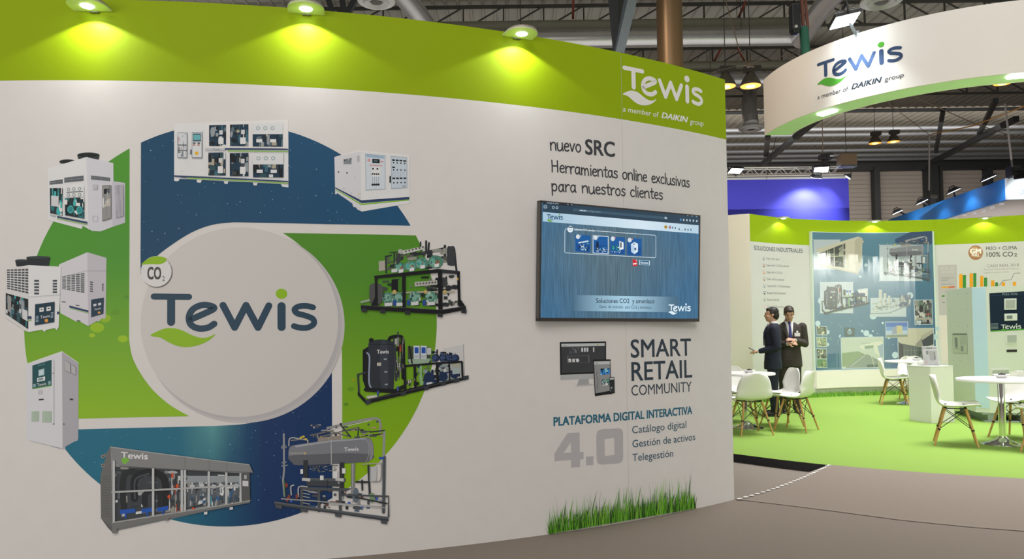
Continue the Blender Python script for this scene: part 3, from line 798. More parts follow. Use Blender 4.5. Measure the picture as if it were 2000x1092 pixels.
def m_fan_pair(p):
    zz = Z(0, 400, 3.64)
    # rear unit
    p.px(zz(420, 425, 622, 338, 628, 862, 560, 825, 545, 832, 430, 770), ink('#c7c1c0')); p.px(zz(622, 338, 758, 378, 752, 805, 735, 812, 730, 803, 700, 832, 690, 826, 628, 862), ink('#b6aeb0'))
    q = zz(440, 508, 605, 482, 605, 630, 440, 600); louvers(p, q, 5, 10, .8, .6, ink('#4f5355'))
    q = zz(640, 540, 664, 545, 664, 625, 640, 622); louvers(p, q, 1, 5, .8, .5, ink('#4a4e52')); q = zz(724, 560, 740, 558, 740, 615, 724, 615); louvers(p, q, 1, 5, .8, .5, ink('#4a4e52'))
    p.line(zz(430, 515, 622, 468, 756, 470), .8, GR); p.px(zz(495, 716, 630, 752, 630, 765, 495, 730), STRB); p.px(zz(500, 734, 630, 769, 630, 773, 500, 738), STRG)
    for x, y in ((455, 690), (553, 715), (560, 824)): p.px(zz(x-13, y-4, x+13, y-1, x+13, y+5, x-13, y+1), DK)
    q = zz(650, 675, 740, 660, 737, 775, 650, 800); p.px(q, ink('#1d3645'))
    for u in (.3, .68): p.quad(q, u-.12, .28, u+.12, .42, WH2)
    p.text('Tewis', bil(q, .25, .68), bil(q, .8, .66), 4, WH); p.disc(bil(q, .65, .86), 2.6, 2.6, ink('#c98b3a'), 10)
    # front unit
    for cx, cy, rx, ry, h in ((160, 396, 50, 8, 42), (275, 374, 85, 9, 58)):
        p.px(zz(cx-rx, cy, cx-rx+10, cy+h, cx+rx-12, cy+h+4, cx+rx, cy+4), ink('#23282a')); c = zz(cx, cy)[0]; p.disc(c, rx/3.64, ry/3.64, ink('#353b3c'), 18)
    p.px(zz(38, 455, 205, 430, 207, 905, 170, 892, 160, 880, 38, 800), ink('#cbc4be')); p.px(zz(205, 430, 437, 440, 420, 870, 405, 892, 392, 876, 330, 890, 320, 905, 303, 888, 207, 905), WH)
    louvers(p, zz(50, 458, 207, 452, 207, 636, 52, 600), 6, 9, .78, .62, ink('#41474a'))
    louvers(p, zz(243, 530, 285, 530, 285, 642, 243, 642), 1, 5, .8, .6, ink('#41474a')); louvers(p, zz(375, 532, 412, 530, 412, 632, 375, 632), 1, 5, .8, .6, ink('#41474a'))
    q = zz(46, 628, 204, 672, 204, 884, 46, 776); p.px(q, ink('#1a2123')); p.clutter(q, 46, INNARDS + TEAL[:2], rng, .06, .22); p.quad(q, .75, .4, .98, .75, WH2)
    p.px(zz(60, 640, 85, 655, 85, 770, 60, 755), ink('#8f8b86')); p.line(zz(207, 655, 432, 640), .8, GR)
    q = zz(255, 708, 393, 690, 390, 835, 252, 858); p.px(q, ink('#15323f'))
    for u in (.34, .7): p.quad(q, u-.11, .2, u+.11, .4, WH); p.quad(q, u-.05, .26, u+.05, .31, DK)
    p.text('Tewis', bil(q, .28, .72), bil(q, .78, .72), 5.5, WH); p.disc(bil(q, .6, .86), 3.6, 3.6, ink('#d08a35'), 10)
    for k in range(5): p.quad(q, .05, .58 + .06*k, .2, .61 + .06*k, ink('#8fa3aa')); p.quad(q, .82, .5 + .06*k, .96, .53 + .06*k, ink('#8fa3aa'))
    p.px(zz(200, 792, 228, 792, 228, 812, 200, 812), STRB); p.px(zz(205, 818, 228, 818, 228, 824, 205, 824), STRG); p.px(zz(410, 760, 424, 760, 424, 778, 410, 778), STRB)
def m_cabinet(p):
    zz = Z(0, 650, 2.471)
    p.px(zz(128, 512, 145, 512, 150, 524, 180, 530, 245, 540, 250, 550, 300, 562, 316, 560, 316, 548, 360, 525, 375, 520, 378, 508, 300, 560), ink('#a7a3ad'))
    p.px(zz(130, 150, 300, 90, 303, 558, 245, 545, 128, 515), ink('#cac6c5')); p.px(zz(300, 90, 380, 146, 378, 512, 303, 558), ink('#a39da0'))
    p.line(zz(130, 150, 300, 90, 380, 146), .9, ink('#dcd7d4'))
    q = zz(157, 158, 250, 130, 250, 256, 157, 272); p.px(q, ink('#1b4a4c'))
    p.quad(q, .32, .26, .62, .52, ink('#9fb3b2')); p.quad(q, .36, .3, .58, .48, ink('#b9c6c4')); p.quad(q, .25, .58, .66, .74, WH); p.quad(q, .3, .61, .56, .7, ink('#6f8a86'))
    p.text('Tewis', bil(q, .24, .93), bil(q, .72, .93), 6, WH); p.quad(q, .02, .97, .98, 1.01, ink('#5f9a3a')); p.quad(q, .3, .06, .66, .11, ink('#46716f')); p.quad(q, .04, .8, .18, .94, ink('#7c9a98')); p.quad(q, .82, .8, .96, .94, ink('#7c9a98'))
    p.px(zz(185, 278, 208, 274, 208, 298, 185, 300), ink('#b3afad')); p.px(zz(188, 320, 212, 318, 212, 325, 188, 327), BK)
    for q in (zz(153, 380, 190, 378, 190, 428, 153, 430), zz(205, 378, 250, 378, 250, 432, 205, 432)): p.px(q, ink('#aab7a2')); louvers(p, q, 7, 7, .5, .5, ink('#98a590'))
    for q in (zz(314, 130, 342, 148, 342, 196, 314, 180), zz(346, 152, 368, 166, 368, 206, 346, 194)): p.px(q, ink('#aaa6a2')); p.frame(q, .8, ink('#8c8890'))
    p.px(zz(339, 317, 354, 319, 354, 325, 339, 323), BK); p.line(zz(252, 132, 262, 130, 262, 440), .7, ink('#aba6a6'))
    for x, y in ((259, 195), (260, 440), (310, 440)): p.disc(zz(x, y)[0], 1.2, 1.2, DK, 6)
def m_container(p):
    zz = Z(0, 650, 2.471)
    p.px(zz(485, 690, 535, 548, 545, 560, 545, 965, 520, 940, 488, 895), ink('#5a5956')); p.px(zz(485, 690, 520, 570, 535, 548, 540, 940, 488, 893), ink('#66645f'))
    for i in range(16): p.px(zz(489, 700+12*i, 530, 690+13*i, 530, 693+13*i, 489, 703+12*i), ink('#575551'))
    for x, y, r in ((497, 597, 9), (497, 640, 9), (510, 590, 7)): p.disc(zz(x, y)[0], r/2.471, r/2.471, ink('#8f857a'), 10); p.disc(zz(x, y)[0], r/4, r/4, ink('#4f4a44'), 8)
    p.px(zz(535, 548, 1205, 638, 1208, 812, 545, 960), ink('#878684'))
    q = zz(545, 645, 1165, 675, 1165, 805, 548, 912); p.px(q, ink('#3a3d40')); p.clutter(q, 60, METAL, rng, .02, .09)
    # insulated black pipes
    pp = zz(600, 850, 592, 760, 600, 690, 630, 670, 690, 680); p.line(smooth_path(pp), 11, ink('#26282a'))
    p.line(smooth_path(zz(650, 800, 648, 720, 665, 690, 720, 672, 780, 690, 800, 740, 795, 840)), 13, ink('#1d1f21')); p.line(smooth_path(zz(653, 800, 651, 725, 668, 697, 720, 680)), 3, ink('#45484a'))
    p.line(smooth_path(zz(700, 830, 702, 780, 730, 760, 770, 770, 775, 840)), 10, ink('#232527'))
    for x0, x1, y in ((580, 655, 855), (685, 740, 850), (760, 812, 843)): p.px(zz(x0, y, x1, y-8, x1, y+12, x0, y+20), ink('#1d4fa0')); p.px(zz(x0+24, y+10, x0+32, y+8, x0+32, y+40, x0+24, y+42), ink('#1d4fa0'))
    q = zz(815, 675, 890, 680, 890, 860, 815, 870); p.clutter(q, 34, METAL + [ink('#c04a2a'), ink('#b8b5b0')], rng, .06, .22)
    for a, b in ((905, 1005), (1015, 1090), (1100, 1160)):
        q = zz(a, 690, b, 690, b, 815, a, 845); p.px(q, ink('#55585b')); p.clutter(q, 46, METAL + [ink('#2f5a86'), ink('#3b8a96'), ink('#d0cecb')], rng, .05, .22)
        p.quad(q, 0, 0, 1, .22, ink('#8d8f90'))
        for k in (.25, .7): p.disc(bil(q, k, .35), 5, 4, ink('#b9b9b7'), 10); p.disc(bil(q, k, .78), 4, 5, ink('#3d4a57'), 10)
    for x, y in ((858, 738), (935, 850), (818, 790)): p.disc(zz(x, y)[0], 3, 4, ink('#c54b27'), 8)
    for x, y0, y1 in ((553, 620, 915), (742, 650, 890), (880, 662, 860), (895, 664, 856), (1010, 672, 840), (1094, 675, 825), (1163, 678, 812)): p.line(zz(x, y0, x, y1), 4.4, ink('#b3b1ad'))
    p.line(zz(545, 768, 880, 750, 1160, 735), 3.6, ink('#a5a39f'))
    p.px(zz(535, 548, 1205, 634, 1222, 672, 1165, 676, 800, 655, 585, 640, 548, 605), ink('#7d7b78')); p.line(zz(537, 550, 1203, 635), 1.6, ink('#a19e99')); p.line(zz(585, 641, 800, 655, 1222, 673), 1.4, ink('#5b5957'))
    for x, y in ((895, 600), (1012, 615), (1096, 625)): p.line(zz(x, y, x, y+52), .8, ink('#5f5d5b'))
    p.text('Tewis', zz(588, 603)[0], zz(716, 610)[0], 12, WH, .02); p.px(smooth_path(zz(590, 610, 610, 600, 628, 612, 610, 632, 596, 628), 3, True), ink('#74a83c'))
    p.px(zz(1165, 678, 1205, 680, 1208, 808, 1168, 820), ink('#555452')); p.px(zz(1172, 712, 1200, 714, 1200, 740, 1172, 738), WH2); p.px(zz(1180, 685, 1192, 685, 1192, 704, 1180, 704), GR)
    p.px(zz(545, 912, 1208, 806, 1208, 818, 820, 892, 815, 905, 800, 905, 795, 897, 570, 945, 568, 968, 545, 965), ink('#6f6d69')); p.line(zz(545, 915, 1208, 808), 1.5, ink('#a6a39d'))
    for x, y in ((995, 868), (1118, 845)): p.px(zz(x-8, y-4, x+8, y-7, x+8, y+6, x-8, y+8), ink('#c9c6c1'))
def m_tank(p):      # pump skid with lying steel tank
    zz = Z(450, 750, 3.193)
    st, sd, sl = ink('#4b4d50'), ink('#2f3235'), ink('#8b898a')
    for l in (((333, 312), (335, 540), (328, 600), (338, 700)), ((960, 300), (955, 450), (950, 800)), ((630, 275), (628, 500))): p.line([zz(*a)[0] for a in l], 3.4 if l[0][0] != 960 else 5, ink('#8f8d8a'))
    for x, y, w in ((333, 390, 30), (335, 492, 30), (338, 512, 40), (335, 400, 36)): p.px(zz(x-w/2, y-5, x+w/2, y-9, x+w/2, y-2, x-w/2, y+4), ink('#7c7c7c'))
    p.line(smooth_path(zz(605, 275, 760, 240, 880, 216, 925, 222, 935, 250, 932, 300)), 4.6, ink('#8d8a85')); p.line(zz(610, 290, 880, 226), 1.5, ink('#bdb8b0'))
    for l in ((500, 320, 640, 290), (520, 318, 600, 355), (640, 300, 750, 330), (690, 260, 750, 330), (540, 335, 800, 270), (560, 320, 560, 360), (800, 275, 790, 360), (870, 300, 960, 290), (820, 325, 950, 312), (700, 290, 810, 285)): p.line(zz(*l), 2.6, rng.choice([sd, st, ink('#6c665c')]))
    q = zz(500, 255, 950, 225, 950, 330, 520, 350); p.clutter(q, 34, [st, sd, sl, ink('#a8926a')], rng, .03, .1, .2)
    p.px(zz(545, 335, 690, 320, 690, 345, 545, 360), ink('#8a7f72'))
    p.line(smooth_path(zz(365, 385, 368, 345, 390, 335, 440, 345, 480, 350, 482, 372)), 2.2, ink('#a6a29a')); p.line(zz(380, 352, 470, 342), 2, ink('#7d7970'))
    for x, y in ((440, 335), (470, 345), (455, 328)): p.disc(zz(x, y)[0], 3, 2.2, ink('#c2ab3f'), 8)
    # tank
    p.px(smooth_path(zz(362, 440, 366, 405, 385, 385, 460, 372, 620, 350, 800, 338, 850, 333, 880, 350, 893, 400, 888, 455, 865, 482, 800, 490, 620, 500, 420, 506, 385, 490, 368, 465), 4, True), ink('#77767a'))
    p.px(smooth_path(zz(364, 450, 500, 440, 700, 432, 888, 440, 865, 482, 800, 490, 620, 500, 420, 506, 385, 490), 4, True), ink('#5c5b5f'))
    p.px(zz(400, 384, 620, 352, 840, 337, 846, 345, 620, 362, 410, 396), ink('#98979a')); p.line(smooth_path(zz(842, 336, 862, 380, 862, 440, 845, 486)), 1.4, ink('#8f8e92'))
    p.px(smooth_path(zz(862, 345, 885, 370, 890, 410, 885, 460, 866, 478, 872, 420), 4, True), ink('#858084'))
    p.line(zz(372, 432, 465, 430), 1.6, ink('#a09a8c')); p.disc(zz(466, 432)[0], 2, 3, ink('#b59a6a'), 8); p.line(zz(628, 350, 630, 500), 1.6, ink('#a9a6a0'))
    p.text('Tewis', zz(710, 420)[0], zz(799, 416)[0], 7.5, WH, .012)
    # frame
    q = zz(480, 640, 960, 690, 960, 810, 480, 770); p.clutter(q, 40, [st, sd, sl, ink('#39506a'), ink('#6a4038')], rng, .03, .13, .3)
    p.px(zz(752, 495, 778, 495, 775, 660, 752, 660), ink('#7a7876')); p.px(zz(760, 495, 766, 495, 764, 660, 760, 660), ink('#a9a6a2')); p.line(smooth_path(zz(762, 650, 762, 690, 790, 700, 800, 750)), 6, ink('#85837f')); p.px(smooth_path(zz(760, 710, 775, 650, 795, 660, 800, 720, 780, 740), 3, True), ink('#5f6872'))
    p.px(zz(455, 475, 485, 475, 482, 600, 455, 600), sd); p.px(zz(680, 490, 710, 488, 708, 700, 680, 700), sd); p.px(zz(445, 585, 720, 588, 715, 612, 445, 605), ink('#54575a')); p.px(zz(440, 640, 760, 650, 720, 668, 440, 660), st); p.px(zz(470, 600, 660, 605, 690, 640, 480, 634), ink('#3d4043'))
    for x in (447, 655): p.px(zz(x, 585, x+52, 588, x+50, 608, x, 602), ink('#b9b5ae'))
    q = zz(495, 515, 665, 512, 665, 548, 495, 550); p.clutter(q, 50, [ink('#8c8768'), ink('#5f5c49'), sl, sd], rng, .03, .1, .5); p.line(zz(490, 512, 668, 508), 1.6, st)
    for x, y, w, h in ((445, 545, 16, 30), (570, 584, 22, 28), (655, 565, 26, 45), (707, 541, 22, 32)): p.px(zz(x-w/2, y-h/2, x+w/2, y-h/2, x+w/2, y+h/2, x-w/2, y+h/2), WH)
    for x in (444, 551, 683): p.line(zz(x, 655, x+2, 790), 5.5, st)
    p.line(zz(605, 600, 604, 650), 1.2, sd); p.line(zz(860, 510, 868, 690), 4, sd); p.px(zz(867, 517, 912, 512, 910, 605, 867, 608), ink('#b7b4b0')); p.px(zz(867, 517, 875, 516, 874, 607, 867, 608), ink('#8f8d8a'))
    p.line(zz(960, 455, 955, 800), 5, st); p.px(zz(925, 455, 958, 455, 958, 468, 925, 468), ink('#2b50a0')); p.line(smooth_path(zz(940, 490, 940, 570, 930, 605, 890, 608)), 2.4, ink('#8b8884')); p.line(zz(820, 500, 945, 492), 2.2, ink('#a09a86')); p.line(zz(785, 610, 860, 612), 4, sd); p.line(zz(820, 600, 822, 660), 3.4, sd)
    for y in (660, 680, 700, 720, 740): p.line(zz(455, y, 495, y+8), 1.5, ink('#a5a29d'))
    p.line(smooth_path(zz(380, 690, 378, 640, 395, 630)), 2.4, ink('#a8a5a0')); p.line(smooth_path(zz(425, 700, 424, 650, 440, 637, 480, 640)), 2.4, ink('#a8a5a0'))
    for x, y in ((350, 630), (365, 705), (415, 700), (355, 720)): p.disc(zz(x, y)[0], 3, 5, ink('#7c3b30'), 8)
    for x, y in ((380, 728), (820, 765), (740, 742), (912, 715)): p.disc(zz(x, y)[0], 3, 3, ink('#3a5aa8'), 8)
    p.line(zz(335, 600, 342, 700), 2, ink('#4c6b3f')); p.px(smooth_path(zz(865, 690, 890, 680, 900, 720, 880, 740), 3, True), ink('#6f8a62'))
    p.line(zz(320, 715, 520, 728, 700, 745, 960, 770), 2.6, ink('#8c8985')); p.line(zz(620, 745, 930, 765), 3, ink('#a5a29e'))
    p.line(zz(700, 690, 985, 700, 985, 825), 3.6, st); p.line(zz(780, 705, 975, 745), 3, sd)
    p.px(zz(275, 730, 690, 790, 985, 828, 985, 855, 690, 812, 275, 755), ink('#56585a')); p.px(zz(275, 742, 690, 802, 985, 842, 985, 855, 690, 812, 275, 755), ink('#3a3c3f'))
    for x, y in ((280, 752), (440, 775), (650, 806), (935, 848)): p.px(zz(x, y, x+42, y+5, x+42, y+26, x+4, y+20), ink('#4a4c4e'))
def m_rack(p):      # two-tier compressor rack
    zz = Z(660, 420, 2.73); b, b2 = ink('#16171a'), ink('#2b2d30')
    for l, w in (((255, 220, 258, 310), 3), ((257, 222, 285, 215), 3), ((390, 215, 470, 200, 570, 180), 6), ((470, 140, 470, 200), 4), ((440, 145, 442, 190), 3), ((485, 150, 480, 215), 4), ((570, 165, 570, 240), 5), ((620, 180, 632, 300), 4), ((300, 200, 300, 280), 3)): p.line(zz(*l), w, b2)
    q = zz(260, 200, 590, 170, 590, 280, 260, 300); p.clutter(q, 56, [b, b2, ink('#3f4447'), ink('#57564b'), ink('#8c8a7f')], rng, .04, .15, .4)
    p.px(zz(217, 248, 250, 242, 252, 295, 218, 300), ink('#a39b8d')); p.px(zz(345, 190, 462, 165, 462, 183, 345, 210), ink('#b9b5ab')); p.disc(zz(333, 195)[0], 5, 5, ink('#a7a39a'), 10)
    for k in range(6): p.disc(zz(362+18*k, 194-4.5*k)[0], 2, 2, ink('#4d4a47'), 6)
    p.px(smooth_path(zz(582, 175, 600, 168, 622, 174, 625, 255, 618, 270, 590, 268, 582, 255), 3, True), ink('#3a3b3d')); p.px(zz(310, 205, 332, 205, 332, 270, 310, 270), ink('#39393a'))
    for i, (x, y) in enumerate(((330, 280), (388, 272), (445, 258), (520, 250))):
        r = 11 + 1.6*i*.8; p.disc(zz(x, y)[0], r, r*.86, ink('#4f7a66'), 14); p.disc(zz(x-8, y+2)[0], r*.6, r*.6, ink('#6f9a84'), 12); p.disc(zz(x+10, y+3)[0], r*.28, r*.28, ink('#8c5a44'), 8); p.clutter(zz(x-26, y-24, x+26, y-24, x+26, y+22, x-26, y+22), 10, TEAL[:3] + [ink('#86a893'), ink('#2f4a40')], rng, .1, .25); p.px(zz(x-6, y+12, x+18, y+8, x+18, y+26, x-6, y+30), WH)
    p.px(zz(285, 290, 315, 286, 315, 305, 285, 308), WH2)
    # lower deck
    q = zz(210, 340, 640, 320, 640, 490, 240, 480); p.clutter(q, 70, [b, b2, ink('#26302c'), ink('#3f4540'), ink('#6c6a5c')], rng, .03, .11, .4)
    p.px(smooth_path(zz(168, 385, 180, 368, 210, 366, 235, 380, 238, 440, 225, 475, 180, 475, 168, 450), 3, True), ink('#4c4b49')); p.px(zz(285, 345, 320, 345, 320, 405, 285, 405), b); p.px(zz(320, 345, 340, 345, 340, 405, 320, 405), ink('#3f6f1f'))
    p.px(zz(408, 358, 528, 348, 528, 372, 408, 382), ink('#a9a59b'))
    for k in range(7): p.disc(zz(422+16*k, 368-1.4*k)[0], 2, 2, ink('#55524d'), 6)
    p.disc(zz(565, 360)[0], 6, 9, ink('#3a3b3c'), 12); p.line(zz(250, 422, 400, 412, 620, 410), 3, ink('#a79c86'))
    for x, y in ((268, 445), (330, 445), (408, 440), (495, 440)):
        p.disc(zz(x, y)[0], 12, 12, ink('#557f6c'), 14); p.disc(zz(x-6, y-4)[0], 7, 7, ink('#769d8a'), 12); p.clutter(zz(x-30, y-30, x+32, y-30, x+32, y+26, x-30, y+26), 14, [ink(c) for c in ('#3c6656', '#80a592', '#2a443a', '#b5b9ae')], rng, .1, .25); p.px(zz(x-20, y+24, x+20, y+22, x+20, y+40, x-20, y+42), WH2)
    for x, y in ((302, 468), (375, 468), (458, 468)): p.px(zz(x-8, y-14, x+8, y-14, x+8, y+14, x-8, y+14), ink('#24468c'))
    for x, y in ((465, 410), (568, 410), (300, 410)): p.disc(zz(x, y)[0], 4, 4, ink('#b59b5c'), 8)
    # frame
    p.px(zz(192, 325, 535, 288, 648, 300, 648, 318, 540, 308, 195, 340), b); p.px(zz(535, 288, 648, 300, 648, 318, 535, 306), b2)
    for x0, y0, x1, y1, w in ((202, 335, 205, 485, 5), (350, 325, 352, 495, 6.5), (543, 305, 545, 525, 8.5), (640, 310, 645, 480, 5.5)): p.line(zz(x0, y0, x1, y1), w, b)
    p.px(zz(205, 420, 205, 485, 175, 485), b); p.px(zz(645, 440, 680, 490, 645, 490), b); p.line(zz(125, 465, 165, 455), 4, ink('#8f9a8a'))
    p.px(zz(122, 480, 545, 505, 680, 485, 680, 505, 555, 530, 122, 505), b); p.line(zz(125, 482, 545, 507, 678, 488), 1, ink('#4c4c4c'))
    for x, y in ((125, 503), (224, 508), (355, 515), (528, 528), (655, 508)): p.px(zz(x, y-6, x+28, y-4, x+28, y+18, x, y+14), b2)
    p.px(zz(632, 336, 640, 335, 640, 348, 632, 349), ink('#c2a13c'))
def m_vessel(p):    # black upright vessel with pump rack
    zz = Z(660, 420, 2.73); b, b2 = ink('#17191b'), ink('#33363a')
    p.px(zz(562, 712, 670, 690, 675, 850, 660, 870, 562, 880), ink('#c2bcb8')); p.line(zz(668, 690, 674, 855), 1.4, ink('#9a9590'))
    p.line(smooth_path(zz(270, 680, 280, 655, 320, 648, 345, 665, 350, 790)), 7, b); p.line(zz(320, 625, 322, 700), 3, b2); p.line(zz(300, 660, 310, 880), 5, b2); p.line(zz(340, 680, 345, 870), 5, b); p.line(zz(322, 700, 326, 860), 3, ink('#55504a'))
    p.px(zz(318, 690, 338, 690, 338, 728, 318, 728), ink('#a8482c')); p.px(zz(303, 660, 318, 660, 318, 690, 303, 690), ink('#a39e98')); p.px(zz(312, 790, 328, 790, 328, 812, 312, 812), WH2); p.clutter(zz(300, 640, 350, 640, 350, 880, 300, 880), 30, [b, b2, ink('#77736d')], rng, .08, .2)
    p.px(zz(132, 720, 165, 700, 165, 940, 150, 930, 132, 880), b)
    p.px(smooth_path(zz(162, 705, 175, 675, 225, 664, 280, 672, 297, 700, 298, 900, 285, 935, 230, 945, 180, 940, 165, 915), 4, True), ink('#2c3036')); p.px(smooth_path(zz(225, 690, 262, 690, 268, 900, 230, 925), 3, True), ink('#373b42')); p.disc(zz(178, 668)[0], 5, 4.5, b, 10); p.line(zz(165, 690, 296, 690), 1, ink('#1b1d20'))
    p.text('Tewis', zz(208, 740)[0], zz(271, 738)[0], 7.5, WH, .012); p.px(zz(208, 788, 230, 787, 230, 804, 208, 805), ink('#b5aa9a'))
    for x, y in ((252, 770), (255, 838), (258, 905)): p.px(zz(x-8, y-5, x+8, y-6, x+8, y+2, x-8, y+3), ink('#8d9094'))
    p.line(smooth_path(zz(155, 735, 168, 760, 165, 860, 170, 910, 195, 940)), 3, ink('#8d93a3'))
    p.px(zz(372, 700, 495, 705, 495, 792, 372, 790), ink('#3a4430')); p.px(zz(372, 770, 495, 765, 480, 795, 380, 795), ink('#8fa08a'))
    for x in (403, 440): p.px(zz(x, 697, x+32, 698, x+32, 768, x, 768), ink('#c4c6c8')); p.px(zz(x+5, 705, x+27, 706, x+27, 738, x+5, 738), ink('#1f4a94')); p.px(zz(x+3, 745, x+29, 745, x+29, 764, x+3, 764), ink('#a9acae'))
    p.px(zz(475, 708, 496, 708, 496, 745, 475, 745), ink('#b4b1b3')); p.line(zz(380, 700, 395, 790), 3, b)
    for x, y in ((520, 762), (562, 764), (594, 764), (625, 764)): p.disc(zz(x, y)[0], 8, 8, ink('#1f2d45'), 12); p.disc(zz(x-4, y-3)[0], 4.5, 4.5, ink('#34466a'), 10)
    q = zz(498, 725, 640, 735, 640, 780, 498, 785); p.clutter(q, 30, [ink(c) for c in ('#18243a', '#2c3a58', '#10151f', '#46506a')], rng, .05, .2); p.line(zz(528, 720, 528, 745), 3, b)
    q = zz(415, 800, 650, 785, 650, 880, 415, 920); p.clutter(q, 60, [ink(c) for c in ('#1b2740', '#27375a', '#101419', '#5a6f44', '#7f8a86')], rng, .05, .18)
    for x, y, r in ((485, 868, 11), (560, 862, 9), (620, 850, 8)): p.disc(zz(x, y)[0], r, r, ink('#1d2c48'), 12); p.px(zz(x-14, y+26, x+14, y+22, x+14, y+34, x-14, y+38), WH2)
    p.px(smooth_path(zz(436, 800, 448, 800, 446, 860, 455, 900, 440, 905, 434, 860), 3, True), ink('#7fa56f')); p.px(zz(605, 795, 650, 790, 652, 845, 610, 850), ink('#9aa39f'))
    for k in range(4): p.line(zz(612+11*k, 790, 612+11*k, 812), 1.6, ink('#a3926a'))
    # frame
    p.line(zz(360, 805, 530, 790, 658, 783), 4, b)
    for x0, y0, y1, w in ((355, 800, 950, 5), (408, 800, 925, 5), (528, 795, 905, 5), (592, 790, 890, 3), (660, 785, 870, 4)): p.line(zz(x0, y0, x0+3, y1), w, b)
    p.line(zz(105, 850, 148, 840), 3, b2); p.line(zz(106, 850, 112, 960), 3.4, b2); p.line(zz(148, 930, 300, 940, 350, 915), 8, b); p.clutter(zz(360, 880, 410, 870, 410, 930, 360, 940), 14, [b, b2, ink('#a59c8c')], rng, .1, .3)
    p.px(zz(105, 940, 150, 985, 400, 920, 675, 862, 678, 878, 150, 1008, 105, 960), b); p.px(zz(150, 965, 205, 960, 210, 970, 160, 980), ink('#b9b3aa')); p.line(zz(150, 988, 675, 866), 1, ink('#4a4a4a'))
    for x, y in ((145, 998), (332, 952), (455, 922), (545, 898), (615, 882), (665, 868)): p.px(zz(x, y-8, x+30, y-14, x+30, y+8, x+4, y+14), b2)
    for x, y in ((212, 950), (318, 925)): p.px(zz(x-5, y-12, x+5, y-12, x+5, y+12, x-5, y+12), ink('#3a4f8a'))
def m_devices(p):
    zz = Z(1030, 640, 2.6)
    p.px(zz(262, 262, 310, 260, 312, 285, 340, 290, 248, 298, 252, 290), ink('#9b9896')); p.px(zz(240, 294, 330, 288, 338, 293, 250, 300), ink('#b8b2ae'))
    q = zz(164, 74, 399, 70, 399, 232, 166, 240); p.px(q, ink('#17191b')); p.px(zz(166, 240, 399, 231, 399, 256, 167, 266), ink('#a9a6a4'))
    q = zz(172, 82, 392, 78, 392, 224, 173, 232); p.px(q, ink('#3c3c3e')); p.quad(q, 0, 0, 1, .1, ink('#b9b9b6')); p.text('Tewis', bil(q, .04, .075), bil(q, .11, .075), 2.5, DK); p.quad(q, .82, .03, .86, .07, ink('#b8a43c'))
    p.frame(bilq(q, .14, .42, .64, .65), .7, ink('#8a8a8a')); p.frame(bilq(q, .18, .13, .43, .34), .6, ink('#5d5d5f'))
    for k in range(3): p.quad(q, .46 + .06*k, .15, .5 + .06*k, .29, ink('#c9c9c7')); p.quad(q, .16 + .09*k, .52, .22 + .09*k, .63, WH)
    p.quad(q, .73, .14, .76, .3, WH2); p.clutter(bilq(q, .16, .5, .42, .64), 10, [WH, ink('#6d7072'), ink('#9a9c9c')], rng, .08, .2); p.clutter(bilq(q, .2, .14, .4, .33), 14, [ink('#55575a'), ink('#6b6d70')], rng, .1, .4, 0)
    q = zz(332, 160, 421, 160, 442, 330, 342, 348); q = zz(332, 162, 421, 161, 425, 336, 342, 348); p.px(q, ink('#1a1c1e')); q = zz(337, 172, 418, 170, 421, 320, 345, 334); p.px(q, ink('#8c8a88')); p.quad(q, 0, 0, 1, .1, ink('#bcbab7')); p.text('Tewis', bil(q, .07, .085), bil(q, .24, .08), 2.5, DK)
    p.quad(q, .38, .24, .98, .44, ink('#2f7fc0')); p.clutter(bilq(q, .38, .24, .98, .44), 14, [ink('#8fc0e0'), ink('#1d3d5c'), ink('#20242a')], rng, .1, .3); p.clutter(bilq(q, .42, .58, .95, .8), 24, TEAL + [ink('#3f8f4a')], rng, .1, .3); p.clutter(bilq(q, .06, .3, .22, .9), 18, [ink('#767472'), ink('#a5a3a1')], rng, .1, .3, 0); p.disc(bil(q, .45, .26), 2, 2, BK, 8)
    q = zz(415, 251, 440, 250, 442, 332, 417, 338); p.px(q, ink('#101214')); p.quad(q, .08, .05, .92, .94, ink('#2b2e30')); p.quad(q, .08, .05, .92, .16, ink('#bab8b6')); p.clutter(bilq(q, .1, .6, .9, .85), 8, [WH, ink('#55595c')], rng, .1, .3)
for fn, lab in ((m_wide, 'printed picture of a wide white two-storey chiller'), (m_box, 'printed picture of a square white control unit'), (m_cube, 'printed picture of a white unit with two fans and windows'),
                (m_fan_pair, 'printed picture of two louvred white fan units'), (m_cabinet, 'printed picture of a tall closed cabinet'), (m_container, 'printed picture of a long grey container of pipework'),
                (m_tank, 'printed picture of a grey lying tank on a pump frame'), (m_rack, 'printed picture of a black two-tier compressor rack'), (m_vessel, 'printed picture of a black upright vessel and pump rack'),
                (m_devices, 'printed picture of a monitor, tablet and telephone')):
    decal('printed_picture', lab, fn, .0018)
